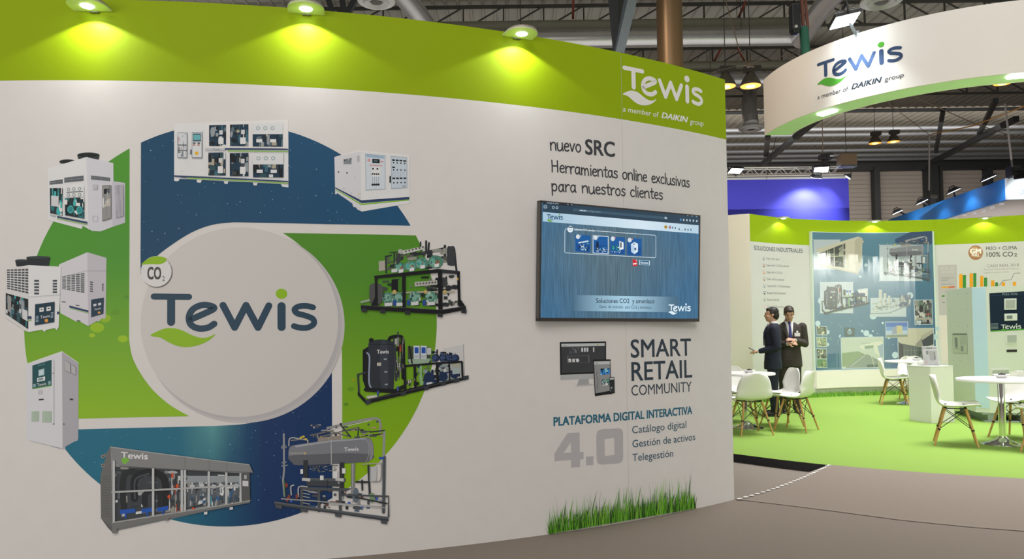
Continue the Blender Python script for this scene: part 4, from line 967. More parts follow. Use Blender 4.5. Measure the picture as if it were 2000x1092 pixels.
# ------------------------------------------------------------------ television on the mural wall
def wm(o):
    return o.matrix_basis if o.parent is None else wm(o.parent) @ o.matrix_parent_inverse @ o.matrix_basis
def keep(o, parent):
    """parent a part that was built in world coordinates"""
    o.parent = parent; o.matrix_parent_inverse = wm(parent).inverted(); return o
TVW = 1.455; TVH = TVW/1.7477
Mt = Matrix.Rotation(.49754, 3, 'Z') @ Matrix.Rotation(.0346, 3, 'X') @ Matrix.Rotation(.0095, 3, 'Y')
tvc = Vector((.831, 5.4519, 1.8875))
tv = thing('television', 'wide flat television with a blue web page hanging on the white mural wall', 'television', tvc)
tv.rotation_euler = Mt.to_euler()
blk = mat('black_plastic', (.010, .010, .011), .35)
brz = mat('bezel_metal', (.10, .095, .09), .35, .6)
m = MB(); b = .013
for c, d in (((0, .02, TVH/2 - b/2), (TVW, .045, b)), ((0, .02, -TVH/2 + .012), (TVW, .045, .024)), ((-TVW/2 + b/2, .02, 0), (b, .045, TVH)), ((TVW/2 - b/2, .02, 0), (b, .045, TVH))): m.box(c, d)
m.build('bezel', brz, tv, bevel=.002)
m = MB(); m.box((0, .034, 0), (TVW - .01, .03, TVH - .01)); m.box((0, .058, -.05), (TVW*.6, .03, TVH*.55)); m.build('back_cover', blk, tv, bevel=.004)
m = MB(); m.box((0, .082, -.03), (.42, .03, .3)); m.build('wall_bracket', mat('bracket_steel', (.05, .05, .05), .5, .5), tv)
SF = Flat(tvc + Mt @ Vector((0, -.001, 0)), Mt @ Vector((1, 0, 0)), Mt @ Vector((0, 0, 1)))
SC = print_mat('lit_screen', .25, emit=1.0); SCD = print_mat('lit_screen_denim', .25, emit=1.0, streak=True)
k = 1.0
zz = Z(1030, 370, 3.766)
def e(h, g=1.0): return tuple(c*g for c in lin(h))
p = Print(SF, 0, .00004)
p.uv([(-TVW/2 + .012, -TVH/2 + .022), (TVW/2 - .012, -TVH/2 + .022), (TVW/2 - .012, TVH/2 - .012), (-TVW/2 + .012, TVH/2 - .012)], (0, 0, 0))
SF.step = .06
hw = TVW/2 - .014; 
p.uv([(-hw, -TVH/2 + .024), (hw, -TVH/2 + .024), (hw, TVH/2 - .014), (-hw, TVH/2 - .014)], lambda u, v: lerp3(e('#3f6b8c'), e('#56707e'), 1.25 - abs(u + .1)*1.5 - abs(v - .05)*1.0))
scr = keep(p.build('screen', SCD), tv); scr['label'] = 'glowing denim blue screen'
SF.step = None
p = Print(SF, .0012, .00004)
p.px(zz(112, 90, 1262, 196, 1262, 264, 112, 166), e('#2c4252')); p.px(zz(112, 90, 340, 112, 340, 126, 112, 104), e('#1d2c38'))
SF.step = .06
p.px(zz(113, 166, 1258, 264, 1258, 326, 113, 236), lambda u, v: lerp3(e('#a8c6da'), e('#d3e6f1'), 1 - abs(u - .15)*1.3))
SF.step = None
p.px(zz(335, 140, 1026, 203, 1026, 222, 335, 160), e('#3c5668'))
p.text('tewis.com', zz(384, 158)[0], zz(432, 162)[0], 3, e('#c9dbe6'), .03); p.text('/configurador', zz(434, 163)[0], zz(540, 172)[0], 3, e('#7d97a8'))
p.text('Catálogo de online', zz(140, 102)[0], zz(230, 110)[0], 3.2, e('#a9bdca'))
for x, y in ((131, 128), (190, 133), (217, 135)): p.ring(zz(x, y)[0], 2.6, .9, e('#b9cdd9'), 10)
p.ring(zz(131, 128)[0], 4.2, .7, e('#7f97a6'), 14)
for x, y in ((297, 112), (326, 114), (1178, 192), (1210, 196), (1243, 200)): p.px(zz(x-4, y-4, x+4, y-3, x+4, y+4, x-4, y+3), e('#8ca2b0'))
p.px(zz(1008, 202, 1026, 204, 1026, 218, 1008, 216), e('#a9bfcb'))
for x in (1126, 1148, 1172, 1195, 1220, 1245): p.px(zz(x-5, 215+(x-1126)*.09, x+5, 216+(x-1126)*.09, x+5, 230+(x-1126)*.09, x-5, 229+(x-1126)*.09), e('#4a94d8' if x == 1126 else '#b8ccd8'))
p.logo(zz(142, 218)[0], zz(259, 222)[0], 9.3, e('#17486b'), e('#6aa53a')); p.text('C O 2  &  N H 3', zz(268, 232)[0], zz(330, 241)[0], 2.4, e('#8aa3b4'))
p.disc(zz(1016, 277)[0], 2.9, 3.6, e('#b8a32c'), 14); p.px(zz(1006, 273, 1026, 275, 1026, 281, 1006, 279), e('#8c2c22')); p.disc(zz(1047, 279)[0], 2.8, 3.6, e('#9c93b0'), 14); p.px(zz(1038, 277, 1056, 279, 1056, 283, 1038, 281), e('#b7574f'))
for x, y in ((1068, 281), (1087, 284), (1115, 292), (1159, 295), (1180, 297), (1202, 297)): p.px(zz(x-5, y-8, x+3, y-7, x+4, y+8, x-4, y+8), e('#49627a'))
p.px(zz(1126, 297, 1142, 299, 1142, 301, 1126, 299), e('#49627a'))
# framed row of four machines
fr = smooth_path(zz(500, 305, 930, 337), 1) + smooth_path(zz(938, 338, 944, 346), 1) + zz(943, 495, 938, 503, 280, 467, 273, 460, 274, 300, 282, 291, 292, 292)
p.line(fr, 1.0, e('#d7e6f0')); p.disc(zz(314, 293)[0], 5.6, 6.4, e('#e1ecf2'), 20); p.px(zz(299, 282, 330, 284, 330, 276, 300, 274), e('#3f5666')); p.text('CO', zz(303, 302)[0], zz(324, 304)[0], 3.2, e('#4a5c68'))
p.text('Soluciones CO2 subcrítico', zz(343, 300)[0], zz(495, 310)[0], 3.6, e('#eaf3f8'), .02)
pal = [[e(c) for c in l] for l in (('#c8dbe8', '#1b2c40', '#9db8c8', '#0f1c2c', '#5e90b0'), ('#a9c4d8', '#22405c', '#5fb0c8', '#142a44', '#e0edf4'), ('#d8e4ea', '#2a9a86', '#1b2c3a', '#b0c6d4', '#3fb4a0'), ('#d8e8f4', '#b4d0e6', '#8fb4d2', '#eef6fb', '#7fa4c2'))]
for i, (x0, y0, x1, y1) in enumerate(((350, 332, 462, 457), (478, 338, 594, 470), (605, 347, 714, 475), (728, 357, 836, 484))):
    s_ = .06*(x1-x0); q = zz(x0, y0, x1, y0+s_, x1, y1+s_, x0, y1)
    p.px(q, e('#1a5a9c')); p.quad(q, .06, .5, .94, .97, e('#164f90'))
    if i == 1: p.frame(q, 1.3, e('#d7e6f0'))
    p.disc(bil(q, .18, .12), 4, 4.6, e('#d5dde0'), 14); p.disc(bil(q, .36, .06), 1.2, 1.2, e(['#b8c0c8', '#a0c8e0', '#d86848', '#d89858'][i]), 8)
    r_ = random.Random(5+i)
    if i == 0: p.px([bil(q, *a) for a in ((.2, .45), (.85, .3), (.88, .38), (.22, .52))], e('#d5e2ea')); p.clutter(bilq(q, .12, .45, .9, .9), 34, pal[0], r_, .06, .2)
    if i == 1: p.px([bil(q, *a) for a in ((.22, .35), (.36, .33), (.38, .9), (.22, .88))], e('#0f2238')); p.clutter(bilq(q, .2, .6, .92, .92), 34, pal[1], r_, .06, .2)
    if i == 2: p.px([bil(q, *a) for a in ((.62, .22), (.9, .3), (.9, .68), (.62, .75))], e('#e4ecf0')); p.clutter(bilq(q, .1, .5, .7, .9), 34, pal[2], r_, .06, .2); p.px([bil(q, *a) for a in ((.68, .3), (.76, .3), (.76, .6), (.68, .6))], e('#1c2a34'))
    if i == 3: p.px([bil(q, *a) for a in ((.26, .36), (.5, .22), (.74, .3), (.74, .76), (.5, .92), (.28, .8))], e('#dbe9f4')); p.px([bil(q, *a) for a in ((.26, .36), (.5, .46), (.5, .92), (.28, .8))], e('#b6d0e6')); p.disc(bil(q, .56, .62), 2, 3, e('#3c5a74'), 10); p.px([bil(q, *a) for a in ((.4, .34), (.56, .3), (.56, .34), (.42, .4))], e('#41627e'))
p.px(zz(769, 514, 793, 516, 803, 527, 803, 565, 769, 563), e('#c8272c')); p.px(zz(793, 516, 803, 527, 793, 527), e('#f0d8d8')); p.text('pdf', zz(774, 552)[0], zz(798, 553)[0], 3.4, e('#ffffff'), .03)
q = zz(816, 520, 895, 525, 895, 559, 816, 555); p.px(q, e('#2b6586')); p.frame(q, 1.2, e('#cfe2ee')); p.text('Seleccionar', zz(826, 545)[0], zz(886, 548)[0], 4, e('#e6f0f6'), .02)
# caption bar
SF.step = .06
def cap(u, v): t = max(0, 1 - abs(u - .0)/.44); return lerp3(e('#4a6c84'), e('#a9cfe3'), t**.8)
p.px(zz(330, 777, 1110, 791, 1110, 905, 330, 893), cap)
SF.step = None
p.text('Soluciones CO2  y amoníaco', zz(500, 835)[0], zz(928, 838)[0], 9, e('#1c2c3a'), .006); p.text('Gama  de centrales  para CO2 y amoníaco', zz(523, 873)[0], zz(905, 878)[0], 6, e('#2a4254'))
p.logo(zz(1032, 893)[0], zz(1195, 893)[0], 12.5, e('#dff0fa'), e('#dff0fa'))
keep(p.build('web_page', SC), scr)

# ------------------------------------------------------------------ small LED floodlights on the wall tops
plate_m = mat('green_lit_plate', (.62, .74, .42), .5); cast = mat('lamp_housing', (.40, .36, .33), .5, .3); led = mat('led_face', (1, 1, 1), .5, emit=14, emit_color=(1, 1, .95))  # green bounce light is put into the plate's colour
def wall_lamp(label, foot, out, power, group):
    """foot: where the plate's straight edge meets the wall; out: unit vector away from the wall"""
    out = Vector((out.x, out.y, 0)).normalized()
    t = thing('wall_floodlight', label, 'floodlight', foot, math.atan2(out.x, -out.y), group)
    # local frame: -y points away from the wall
    pl = [(-.112, -.02), (.112, -.02), (.112, -.09)] + [(.112*math.cos(a*PI/10), -.09 - .112*math.sin(a*PI/10)) for a in range(1, 10)] + [(-.112, -.09)]
    m = MB(); m.prism(pl, -.006, .004); rp = m.build('reflector_plate', plate_m, t, smooth=30, fix=True)
    m = MB(); m.prism([(x*.92, -.035 + (y + .02)*.92) for x, y in pl], .004, .016)
    for i in range(7): m.box((-.075 + .025*i, -.1, .019), (.006, .12, .006))
    m.build('housing', cast, t, fix=True)
    m = MB(); m.lathe([(.0, -.012), (.034, -.011), (.04, -.006), (.04, -.004)], 20, (0, -.095, 0)); m.build('lens', led, rp, smooth=40)
    m = MB(); m.box((0, -.012, -.008), (.055, .018, .005)); m.box((0, .003, .012), (.05, .008, .04)); m.build('bracket', mat('clip_steel', (.25, .26, .25), .4, .7), t)
    c = Vector(foot) + out*.095
    l = spot('wall_floodlight_beam', (c.x, c.y, c.z - .016), (c.x + out.x*-.02, c.y + out.y*-.02, c.z - 1), power, 133, .14, (1, .99, .93), .02)
    return t
GL = 'floodlights along the top of the mural wall'
for x, y, zf, lab in ((186, 20, 3.41, 'small floodlight plate above the printed ring, cut off by the frame'),
                  (599, 24, 3.455, 'small floodlight plate on the wall top between the other two mural lamps'), (1008, 72, 3.455, 'small floodlight plate on the wall top nearest the white header wordmark')):
    u = FW.px(x, y + 20)[0]; q0 = FW.pt(u, zf, 0); q1 = FW.pt(u, zf, 1)
    wall_lamp(lab, q0 + (q1-q0)*.004, q1 - q0, 14, GL)
for x, lab in ((1522, 'tilted lamp plate on the back wall top above the capital heading'), (1703, 'dazzling lamp on the back wall top above the tall picture panel'), (1922, 'dazzling lamp on the back wall top above the bar chart')):
    u = RW.px(x, 440)[0]; q0 = RW.pt(u, RTOP - .03, 0); q1 = RW.pt(u, RTOP - .03, 1)
    wall_lamp(lab, q0 + (q1-q0)*.004, q1 - q0, 8, 'floodlights along the top of the back wall')
# ------------------------------------------------------------------ curved sign hanging over the stand
SG = Cyl(7.015, 11.866, 2.896, -1); SZ0, SZ1 = 4.5, 5.4
ua = SG.px(1492, 210)[0]; ub = SG.px(2000, 100)[0] + 1.8
signw = mat('sign_fabric', (.80, .76, .71), .6); soff = mat('sign_underside', (.62, .84, .50), .55)
us = [ua] + [k*.1 for k in range(math.ceil(ua/.1 + 1e-6), math.floor(ub/.1 - 1e-6)+1)] + [ub]
sign = None
def ringpart(o1, z1, o2, z2, name, ms, flip=False):
    m = MB()
    for a, b_ in zip(us[:-1], us[1:]): m.add([SG.pt(a, z1, o1), SG.pt(b_, z1, o1), SG.pt(b_, z2, o2), SG.pt(a, z2, o2)], [(0, 1, 2, 3)])
    return m
sign = thing('hanging_sign', 'curved white sign with the wordmark hanging above the stand on slings', 'sign', (7.015, 11.866, SZ0))
def solid(o1, o2, z0, z1, name, m_):
    m = MB()
    for a, b_ in zip(us[:-1], us[1:]):
        q = [SG.pt(a, z0, o1), SG.pt(b_, z0, o1), SG.pt(b_, z0, o2), SG.pt(a, z0, o2)]
        m.add(q + [Vector((v.x, v.y, z1)) for v in q], [(3, 2, 1, 0), (4, 5, 6, 7), (0, 1, 5, 4), (2, 3, 7, 6)] + ([(3, 0, 4, 7)] if a == ua else []) + ([(1, 2, 6, 5)] if b_ == ub else []))
    return keep(m.build(name, m_, None, fix=True), sign)
solid(0, -.03, SZ0, SZ1, 'outer_face', signw)
solid(-.40, -.43, SZ0, SZ1, 'inner_face', signw)
solid(-.03, -.40, SZ0, SZ0 + .03, 'underside', soff)
VB = print_mat('printed_banner', .9); VB.node_tree.nodes['Principled BSDF'].inputs['Specular IOR Level'].default_value = .08
def sdec(name, f, label=None):
    p = Print(SG, .002); f(p); o = keep(p.build(name, VB), sign)
    if label: o['label'] = label
zz = Z(1400, 0, 3.12)
SI = (.045, .075, .15)
sdec('printed_logo', lambda p: p.logo(zz(612, 490)[0], zz(1135, 358)[0], 33, SI, lin('#57a63e')), 'blue wordmark with green leaf and dot')
def f(p):
    c = (.035, .05, .07)
    p.text('a member of', zz(614, 607)[0], zz(803, 552)[0], 8.5, c, .004, .15); p.text('DAIKIN', zz(822, 545)[0], zz(1006, 500)[0], 10, c, .03, .3); p.text('group', zz(1022, 497)[0], zz(1140, 468)[0], 8.5, c, .004, .15)
sdec('printed_lettering', f, 'tagline below the wordmark')
for x, y in ((1616, 219), (1992, 147)):
    c = onz(x, y, SZ0); m = MB(); a = math.atan2(c.x - SG.xc, SG.yc - c.y)
    m.box((c.x, c.y, SZ0 - .012), (.26, .12, .022), a); keep(m.build('downlight', mat('downlight_face', (1, 1, 1), .4, emit=9, emit_color=(.95, 1, 1))), sign)['label'] = 'lit downlight'
    spot('sign_downlight_beam', (c.x, c.y, SZ0 - .04), (c.x, c.y, 0), 105, 125, .5, (.97, 1, 1), .08)
# big floodlight on top of the sign
u = SG.px(1672, 75)[0]; q = SG.pt(u, SZ1, 0); n = (SG.pt(u, 0, 1) - SG.pt(u, 0, 0))
def floodlight(name, label, cat, c, aim, w, h, power, emit=20, angle=120, group=None, color=(.9, .96, 1), beam=True, arm=None):
    d = Vector(aim).normalized(); R_ = d.to_track_quat('-Z', 'Y').to_matrix()
    t = thing(name, label, cat, c, 0, group); t.rotation_euler = R_.to_euler()
    m = MB(); m.box((0, 0, .03), (w*1.12, h*1.12, .05)); m.box((0, 0, .065), (w*.8, h*.8, .03))
    for i in range(6): m.box((-w*.35 + w*.14*i, 0, .09), (w*.03, h*.75, .03))
    m.build('housing', mat('floodlight_black', (.02, .022, .025), .5), t, bevel=w*.03)
    m = MB(); m.box((0, 0, .002), (w, h, .01)); m.build('lit_face', mat('flood_face_%d' % emit, (1, 1, 1), .4, emit=emit, emit_color=color), t, bevel=w*.02)
    m = MB(); m.bar((-w*.6, 0, .03), (-w*.6, 0, .16), .02, .03); m.bar((w*.6, 0, .03), (w*.6, 0, .16), .02, .03); m.bar((-w*.6, 0, .16), (w*.6, 0, .16), .02, .03); m.build('yoke', mat('floodlight_black'), t)
    if arm is not None:
        m = MB(); m.bar(Vector(c) - d*.10, arm, .04, .04); keep(m.build('arm', mat('floodlight_black')), t)
    if beam: spot(name + '_beam', Vector(c) + d*.02, Vector(c) + d, power, angle, .6, color, .08)
    return t
fc = q + n*.30 + Vector((0, 0, .10))
floodlight('sign_floodlight', 'square floodlight shining from the top edge of the hanging sign', 'floodlight', fc, Vector((-n.x*.35, -n.y*.35, -1)) + Vector((-.12, -.25, .0)), .40, .30, 150, 24, 84)
m = MB(); m.bar(fc + Vector((0, 0, .12)), q + Vector((0, 0, -.02)) - n*.02, .03, .03); m.bar(q + Vector((0, 0, -.04)) - n*.02, q + Vector((0, 0, .04)) - n*.02, .05, .05)
tag(m.build('lamp_arm', mat('arm_grey', (.2, .22, .24), .5, .4)), 'grey arm clamped to the top edge of the hanging sign', 'lamp arm')
# ------------------------------------------------------------------ stand furniture
plas = mat('white_shell_plastic', (.80, .79, .76), .35)
wood = mat('beech_wood', (.50, .28, .085), .45, noise=.12, nscale=30); wire = mat('black_wire', (.015, .015, .015), .4, .4)
def shell_mesh():
    prof = [(-.235, .425, .17), (-.215, .438, .20), (-.15, .436, .222), (-.05, .425, .232), (.05, .420, .234), (.12, .430, .232), (.165, .462, .229), (.19, .52, .227), (.203, .58, .218), (.217, .645, .200), (.228, .70, .172), (.234, .738, .135), (.236, .758, .080)]
    P = smooth_path(prof, 3); nu = 14; vs = []
    for y, z, w in P:
        back = min(max((z - .44)/.12, 0), 1)
        for i in range(nu+1):
            s_ = -1 + 2*i/nu; k = abs(s_)**2.6
            vs.append((w*s_, y - back*.055*k, z + (1-back)*.03*k))
    K = len(P); fs = [(r*(nu+1)+c, r*(nu+1)+c+1, (r+1)*(nu+1)+c+1, (r+1)*(nu+1)+c) for r in range(K-1) for c in range(nu)]
    me = bpy.data.meshes.new('seat_shell'); me.from_pydata(vs, [], fs); return me
def make_chair(label):
    t = thing('shell_chair', label, 'chair', group='white shell chairs on the stand')
    o = link('seat_shell', shell_mesh(), t, [plas], 60); sd = o.modifiers.new('thickness', 'SOLIDIFY'); sd.thickness = .008; sd.offset = -1
    ft = []
    for sx in (-1, 1):
        for sy in (-1, 1):
            a = (sx*.115, sy*.10 + .005, .405); b_ = (sx*.205, sy*.205 + .01, 0)
            m = MB(); m.cone(b_, a, .0095, .0145, 10); lg = m.build('leg', wood, t, smooth=40); ft.append((a, b_)); m = MB(); A3, B3 = Vector(a), Vector(b_); m.cone(B3.lerp(A3, .42), B3.lerp(A3, .46), .0155, .0155, 8); m.build('leg_collar', wire, lg)
    m = MB(); L = lambda p, k: Vector(p[1]).lerp(Vector(p[0]), k)
    for i, j in ((0, 1), (2, 3), (0, 2), (1, 3)):
        m.cone(L(ft[i], .45), L(ft[j], .97), .004, .004, 6); m.cone(L(ft[j], .45), L(ft[i], .97), .004, .004, 6)
    for a, b_ in ((0, 1), (2, 3), (0, 2), (1, 3)): m.bar(ft[a][0], ft[b_][0], .012, .01)
    for a, b_ in ft: m.cone((a[0], a[1], .40), (a[0]*.85, a[1]*.85, .432), .013, .013, 8)
    m.build('wire_brace', wire, t)
    return t
chair0 = make_chair('')
def chair(x, y, rz, label, first=False):
    if first: c = chair0; c.location = (x, y, PLAT); c.rotation_euler.z = rz; c['label'] = label; return c
    return dup(chair0, label, (x, y, PLAT), rz)
chair(2.93, 9.28, PI + .12, 'white shell chair with its back turned, nearest the mural wall', True)
chair(3.58, 10.0, -1.45, 'white shell chair just in front of the two standing men, facing the round table')
chair(3.59, 9.52, -2.3, 'shell chair with its rounded back turned outward, nearest the tall picture panel of its table')
chair(3.12, 10.45, .1, 'white shell chair behind the round table, half hidden by the mural wall')
chair(4.88, 8.25, 1.08, 'shell chair seen from the side in front of the white plinth')
chair(5.82, 8.66, -1.12, 'white shell chair behind the round table in front of the tall machine cabinet')
chair(5.50, 7.74, -2.28, 'shell chair cut by the frame, only its seat edge and front legs showing')
chair(6.33, 12.40, 1.2, 'shell chair seen from the side below the tall picture panel')
chair(6.98, 12.98, -.25, 'white shell chair facing forward behind the leaflet plinth')
chrome = mat('chrome', (.72, .73, .75), .08, 1.); tabw = mat('white_laminate', (.80, .80, .79), .3)
def table(x, y, r, label, first=None):
    if first is None:
        t = thing('round_table', label, 'table', (x, y, PLAT), 0, 'round white pedestal tables')
        m = MB(); m.lathe([(.0, .695), (r - .008, .695), (r, .700), (r, .717), (r - .004, .722), (0, .722)], 48); m.build('tabletop', tabw, t, smooth=40)
        m = MB(); m.lathe([(.036, .03), (.036, .67), (.06, .672), (.06, .695)], 24); m.build('pedestal', chrome, t, smooth=40)
        m = MB(); m.lathe([(.21, 0), (.212, .006), (.20, .012), (.13, .03), (.07, .055), (.045, .075), (.04, .09)], 40); m.build('base', chrome, t, smooth=40)
        return t
    return dup(first, label, (x, y, PLAT))
t1 = table(3.06, 9.80, .37, 'round white table beside the mural wall, behind the chair with its back turned')
t2 = table(5.36, 8.20, .43, 'round white table on a shiny chrome foot in front of the tall machine cabinet')
table(6.62, 12.45, 0, 'round white table mostly hidden behind the leaflet plinth', t1)
def bowl(x, y, label):
    t = thing('bowl', label, 'bowl', (x, y, PLAT + .722), .4, 'white bowls on the round tables')
    m = MB(); m.lathe([(.0, 0), (.035, 0), (.05, .012), (.075, .034), (.083, .036), (.083, .040), (.072, .038), (.045, .016), (0, .010)], 20); m.build('dish', tabw, t, smooth=50)
    m = MB()
    r_ = random.Random(3)
    for i in range(9): m.ell((r_.uniform(-.03, .03), r_.uniform(-.03, .03), r_.uniform(.026, .05)), (.017, .012, .010), Matrix.Rotation(r_.uniform(0, 3), 3, 'Z'), 8, 5)
    m.build('sweets', mat('dark_wrappers', (.05, .04, .05), .35), t, smooth=50)
    return t
bowl(3.07, 9.70, 'white bowl of sweets on the table beside the mural wall')
bowl(5.42, 8.28, 'white bowl of sweets on the table in front of the tall machine cabinet')
bowl(6.72, 12.42, 'white bowl of sweets on the far table behind the leaflet plinth')
# plinth with leaflet
PW = mat('plinth_white', (.78, .78, .74), .45)
c0 = Vector((5.585, 9.985, 0)); da = Vector((.965, .26, 0)); db = Vector((-.26, .965, 0))
cn = c0 + da*.19 + db*.19
pr = math.atan2(da.y, da.x)
t = thing('plinth', 'white square display plinth standing left of the tall machine cabinet', 'plinth', (cn.x, cn.y, PLAT), pr)
m = MB(); m.box((0, 0, .377), (.38, .38, .754)); m.build('body', PW, t, bevel=.003)
m = MB(); m.box((0, 0, .757), (.386, .386, .007)); m.build('top', PW, t, bevel=.002)
lh = thing('leaflet_stand', 'clear stand holding a leaflet upright on the white plinth', 'leaflet stand', (cn.x, cn.y, PLAT + .7605), pr - .12)
acr = mat('clear_acrylic', (.92, .95, .95), .05, trans=.9)
m = MB(); T = Matrix.Rotation(-.16, 3, 'X'); m.box((0, -.02, .1325), (.235, .004, .265), M=T); m.box((0, .03, .004), (.235, .14, .007)); m.box((0, .085, .09), (.2, .004, .18), M=Matrix.Rotation(.5, 3, 'X')); m.build('holder', acr, lh)
# leaflet sheet, printed
fo = Vector(lh.location); Rl = Matrix.Rotation(pr - .12, 3, 'Z') @ T
LF = Flat(fo + Rl @ Vector((0, -.024, .0)), Rl @ Vector((1, 0, 0)), Rl @ Vector((0, 0, 1)))
p = Print(LF, .0006, .00004); R4 = lambda a, b, c, d, col: p.uv([(a, b), (c, b), (c, d), (a, d)], lin(col))
R4(-.112, .008, .112, .262, '#dcd4d8'); R4(-.108, .226, .108, .246, '#2c2c30'); R4(-.10, .231, -.04, .241, '#b9b7b9'); R4(.045, .231, .10, .241, '#b9b7b9')
p.uv([(-.01, .07), (.055, .06), (.055, .19), (-.01, .2)], lin('#a9a2a0')); p.uv([(.055, .06), (.08, .085), (.08, .185), (.055, .19)], lin('#5f5657')); R4(-.055, .15, -.02, .2, '#4a5257'); R4(-.05, .155, -.03, .19, '#2f3f48'); R4(.09, .18, .105, .192, '#d4a19c'); R4(-.09, .02, -.06, .06, '#d8a79a'); R4(.05, .022, .10, .03, '#b8a4b4')
for i in range(4): R4(-.10, .075 + .012*i, -.05, .079 + .012*i, '#b9b1b5')
keep(p.build('leaflet', print_mat('printed_paper', .5)), lh)

# tall machine cabinet on a pallet
cabm = mat('cabinet_enamel', (.66, .70, .63), .45); film = mat('blue_protective_film', (.50, .68, .80), .3)
P0, P1, P2 = Vector((6.57, 11.25, 0)), Vector((6.275, 10.14, 0)), Vector((6.395, 10.03, 0))
fx = Vector((.968, -.25, 0)).normalized(); P3 = P2 + fx*.95; P4 = P3 + Vector((.25, .968, 0))*1.25
CZ0, CZ1 = PLAT + .125, 1.915
cab = thing('machine_cabinet', 'tall pale machine cabinet with a dark control panel standing on a pallet', 'machine', ((P1 + P3)/2).to_tuple()[:2] + (PLAT + .121,))
m = MB(); m.prism([tuple(v[:2]) for v in (P1, P2, P3, P4, P0)], CZ0, CZ1); keep(m.build('body', cabm, fix=True), cab)
m = MB(); q = [P1 - (P2-P1)*.16, P2 + (P2-P1)*.0]; nn = Vector(((P2-P1).y, -(P2-P1).x, 0)).normalized()*.004
m.hexa([(P1 + nn + Vector((0, 0, CZ0+.06))), (P2 + nn + Vector((0, 0, CZ0+.06))), P2 + Vector((0, 0, CZ0+.06)), P1 + Vector((0, 0, CZ0+.06)), P1 + nn + Vector((0, 0, CZ1-.01)), P2 + nn + Vector((0, 0, CZ1-.01)), P2 + Vector((0, 0, CZ1-.01)), P1 + Vector((0, 0, CZ1-.01))])
keep(m.build('corner_film', film), cab)['label'] = 'pale blue film on the corner'
CF = Flat(P2 + Vector((0, 0, 0)), fx, (0, 0, 1)); CL = Flat(P0, P1 - P0, (0, 0, 1))
zz = Z(1700, 440, 3.64); PP = print_mat('printed_panel', .3)
def slab(S, pts, off, name, m_, parent, bevel=0):
    uv = [S.px(*p) for p in pts]; m = MB(); n = len(uv)
    m.hexa([S.pt(*uv[3], 0), S.pt(*uv[2], 0), S.pt(*uv[2], off), S.pt(*uv[3], off), S.pt(*uv[0], 0), S.pt(*uv[1], 0), S.pt(*uv[1], off), S.pt(*uv[0], off)])
    return keep(m.build(name, m_, fix=True, bevel=bevel), parent)
navy = lin('#16283a')
p = Print(CF, .002, .00005); q = zz(845, 484, 1150, 466, 1150, 740, 853, 756)
p.px(q, navy); p.px(zz(853, 748, 1150, 733, 1150, 741, 853, 757), lin('#4f9a3f')); p.line(zz(846, 503, 1150, 484), .7, lin('#2c4258'))
p.text('FULL CO2', zz(940, 498)[0], zz(1045, 495)[0], 3.8, lin('#a9b9bd'))
p.logo(zz(928, 736)[0], zz(1071, 734)[0], 8.2, lin('#d6dcd8'), lin('#4f9a3f'), lin('#d6dcd8'))
for i in range(5): p.px(zz(856, 700+9*i, 908, 698+9*i, 908, 701+9*i, 856, 703+9*i), lin('#8fa0a4'))
keep(p.build('control_panel', PP), cab)['label'] = 'dark navy control panel with white wordmark'
grl = mat('grille_grey', (.42, .45, .41), .6); lgt = mat('light_frame', (.70, .73, .68), .45)
for x0, y0, x1, y1, nm in ((950, 522, 1036, 602, 0), (962, 773, 1045, 843, 1), (856, 1022, 990, 1094, 2)):
    vf = slab(CF, zz(x0, y0, x1, y0-2, x1, y1-2, x0, y1), .012, 'vent_frame', lgt, cab)
    o = slab(CF, zz(x0+9, y0+9, x1-9, y0+7, x1-9, y1-11, x0+9, y1-9), .016, 'vent_mesh', mat('vent_mesh_grey', (.40, .43, .40), .7, noise=.3, nscale=900), vf)
th = slab(CF, zz(950, 630, 1041, 627, 1041, 677, 950, 680), .02, 'thermostat', lgt, cab, .004); slab(CF, zz(965, 643, 1005, 641, 1005, 665, 965, 667), .022, 'thermostat_display', mat('lcd_grey', (.20, .24, .22), .3), th)
slab(CF, zz(968, 885, 1041, 884, 1041, 901, 968, 902), .004, 'handle_slot', mat('slot_black', (.01, .01, .01), .5), cab)
p = Print(CL, .002, .00005)
q = zz(582, 768, 688, 768, 692, 913, 588, 908); p.px(q, lin('#c9ccba')); p.frame(q, .5, lin('#8d9183')); p.quad(q, .03, .02, .97, .09, lin('#6f736c'))
p.quad(q, .14, .2, .36, .72, lin('#9aa39a')); p.quad(q, .2, .25, .3, .68, lin('#757d78')); p.quad(q, .55, .62, .72, .9, lin('#8c948c')); p.quad(q, .12, .75, .4, .78, lin('#8c948c'))
for i in range(7): p.quad(q, .5, .16 + .06*i, .92, .18 + .06*i, lin('#a5a99a'))
for x, y in ((560, 490), (625, 490), (690, 486), (568, 605), (690, 603), (572, 718), (635, 718), (692, 716), (590, 960), (640, 965), (700, 950)): p.disc(zz(x, y)[0], .8, .8, lin('#8b9083'), 8)
keep(p.build('notice_sheet', PP), cab)['label'] = 'printed notice with drawings'
m = MB(); pc = (P1 + P3)/2 + Vector((.12, .5, 0))
ax = [fx, Vector((.25, .968, 0))]
Mp = Matrix((( fx.x, .25, 0), (fx.y, .968, 0), (0, 0, 1)))
for k in (-.42, 0, .42): m.box(P2 + fx*(.42 + k*.92) + ax[1]*.6 + Vector((0, 0, PLAT + .05)), (.1, 1.15, .10), M=Mp)
for k in range(6): m.box(P2 + fx*.42 + ax[1]*(.08 + .21*k) + Vector((0, 0, PLAT + .11)), (1.0, .14, .02), M=Mp)
for k in (.04, .6, 1.14): m.box(P2 + fx*.42 + ax[1]*k + Vector((0, 0, PLAT + .01)), (.98, .1, .018), M=Mp)
pal_ = m.build('pallet', mat('pallet_grey', (.30, .36, .32), .7)); tag(pal_, 'low grey pallet under the tall machine cabinet', 'pallet')

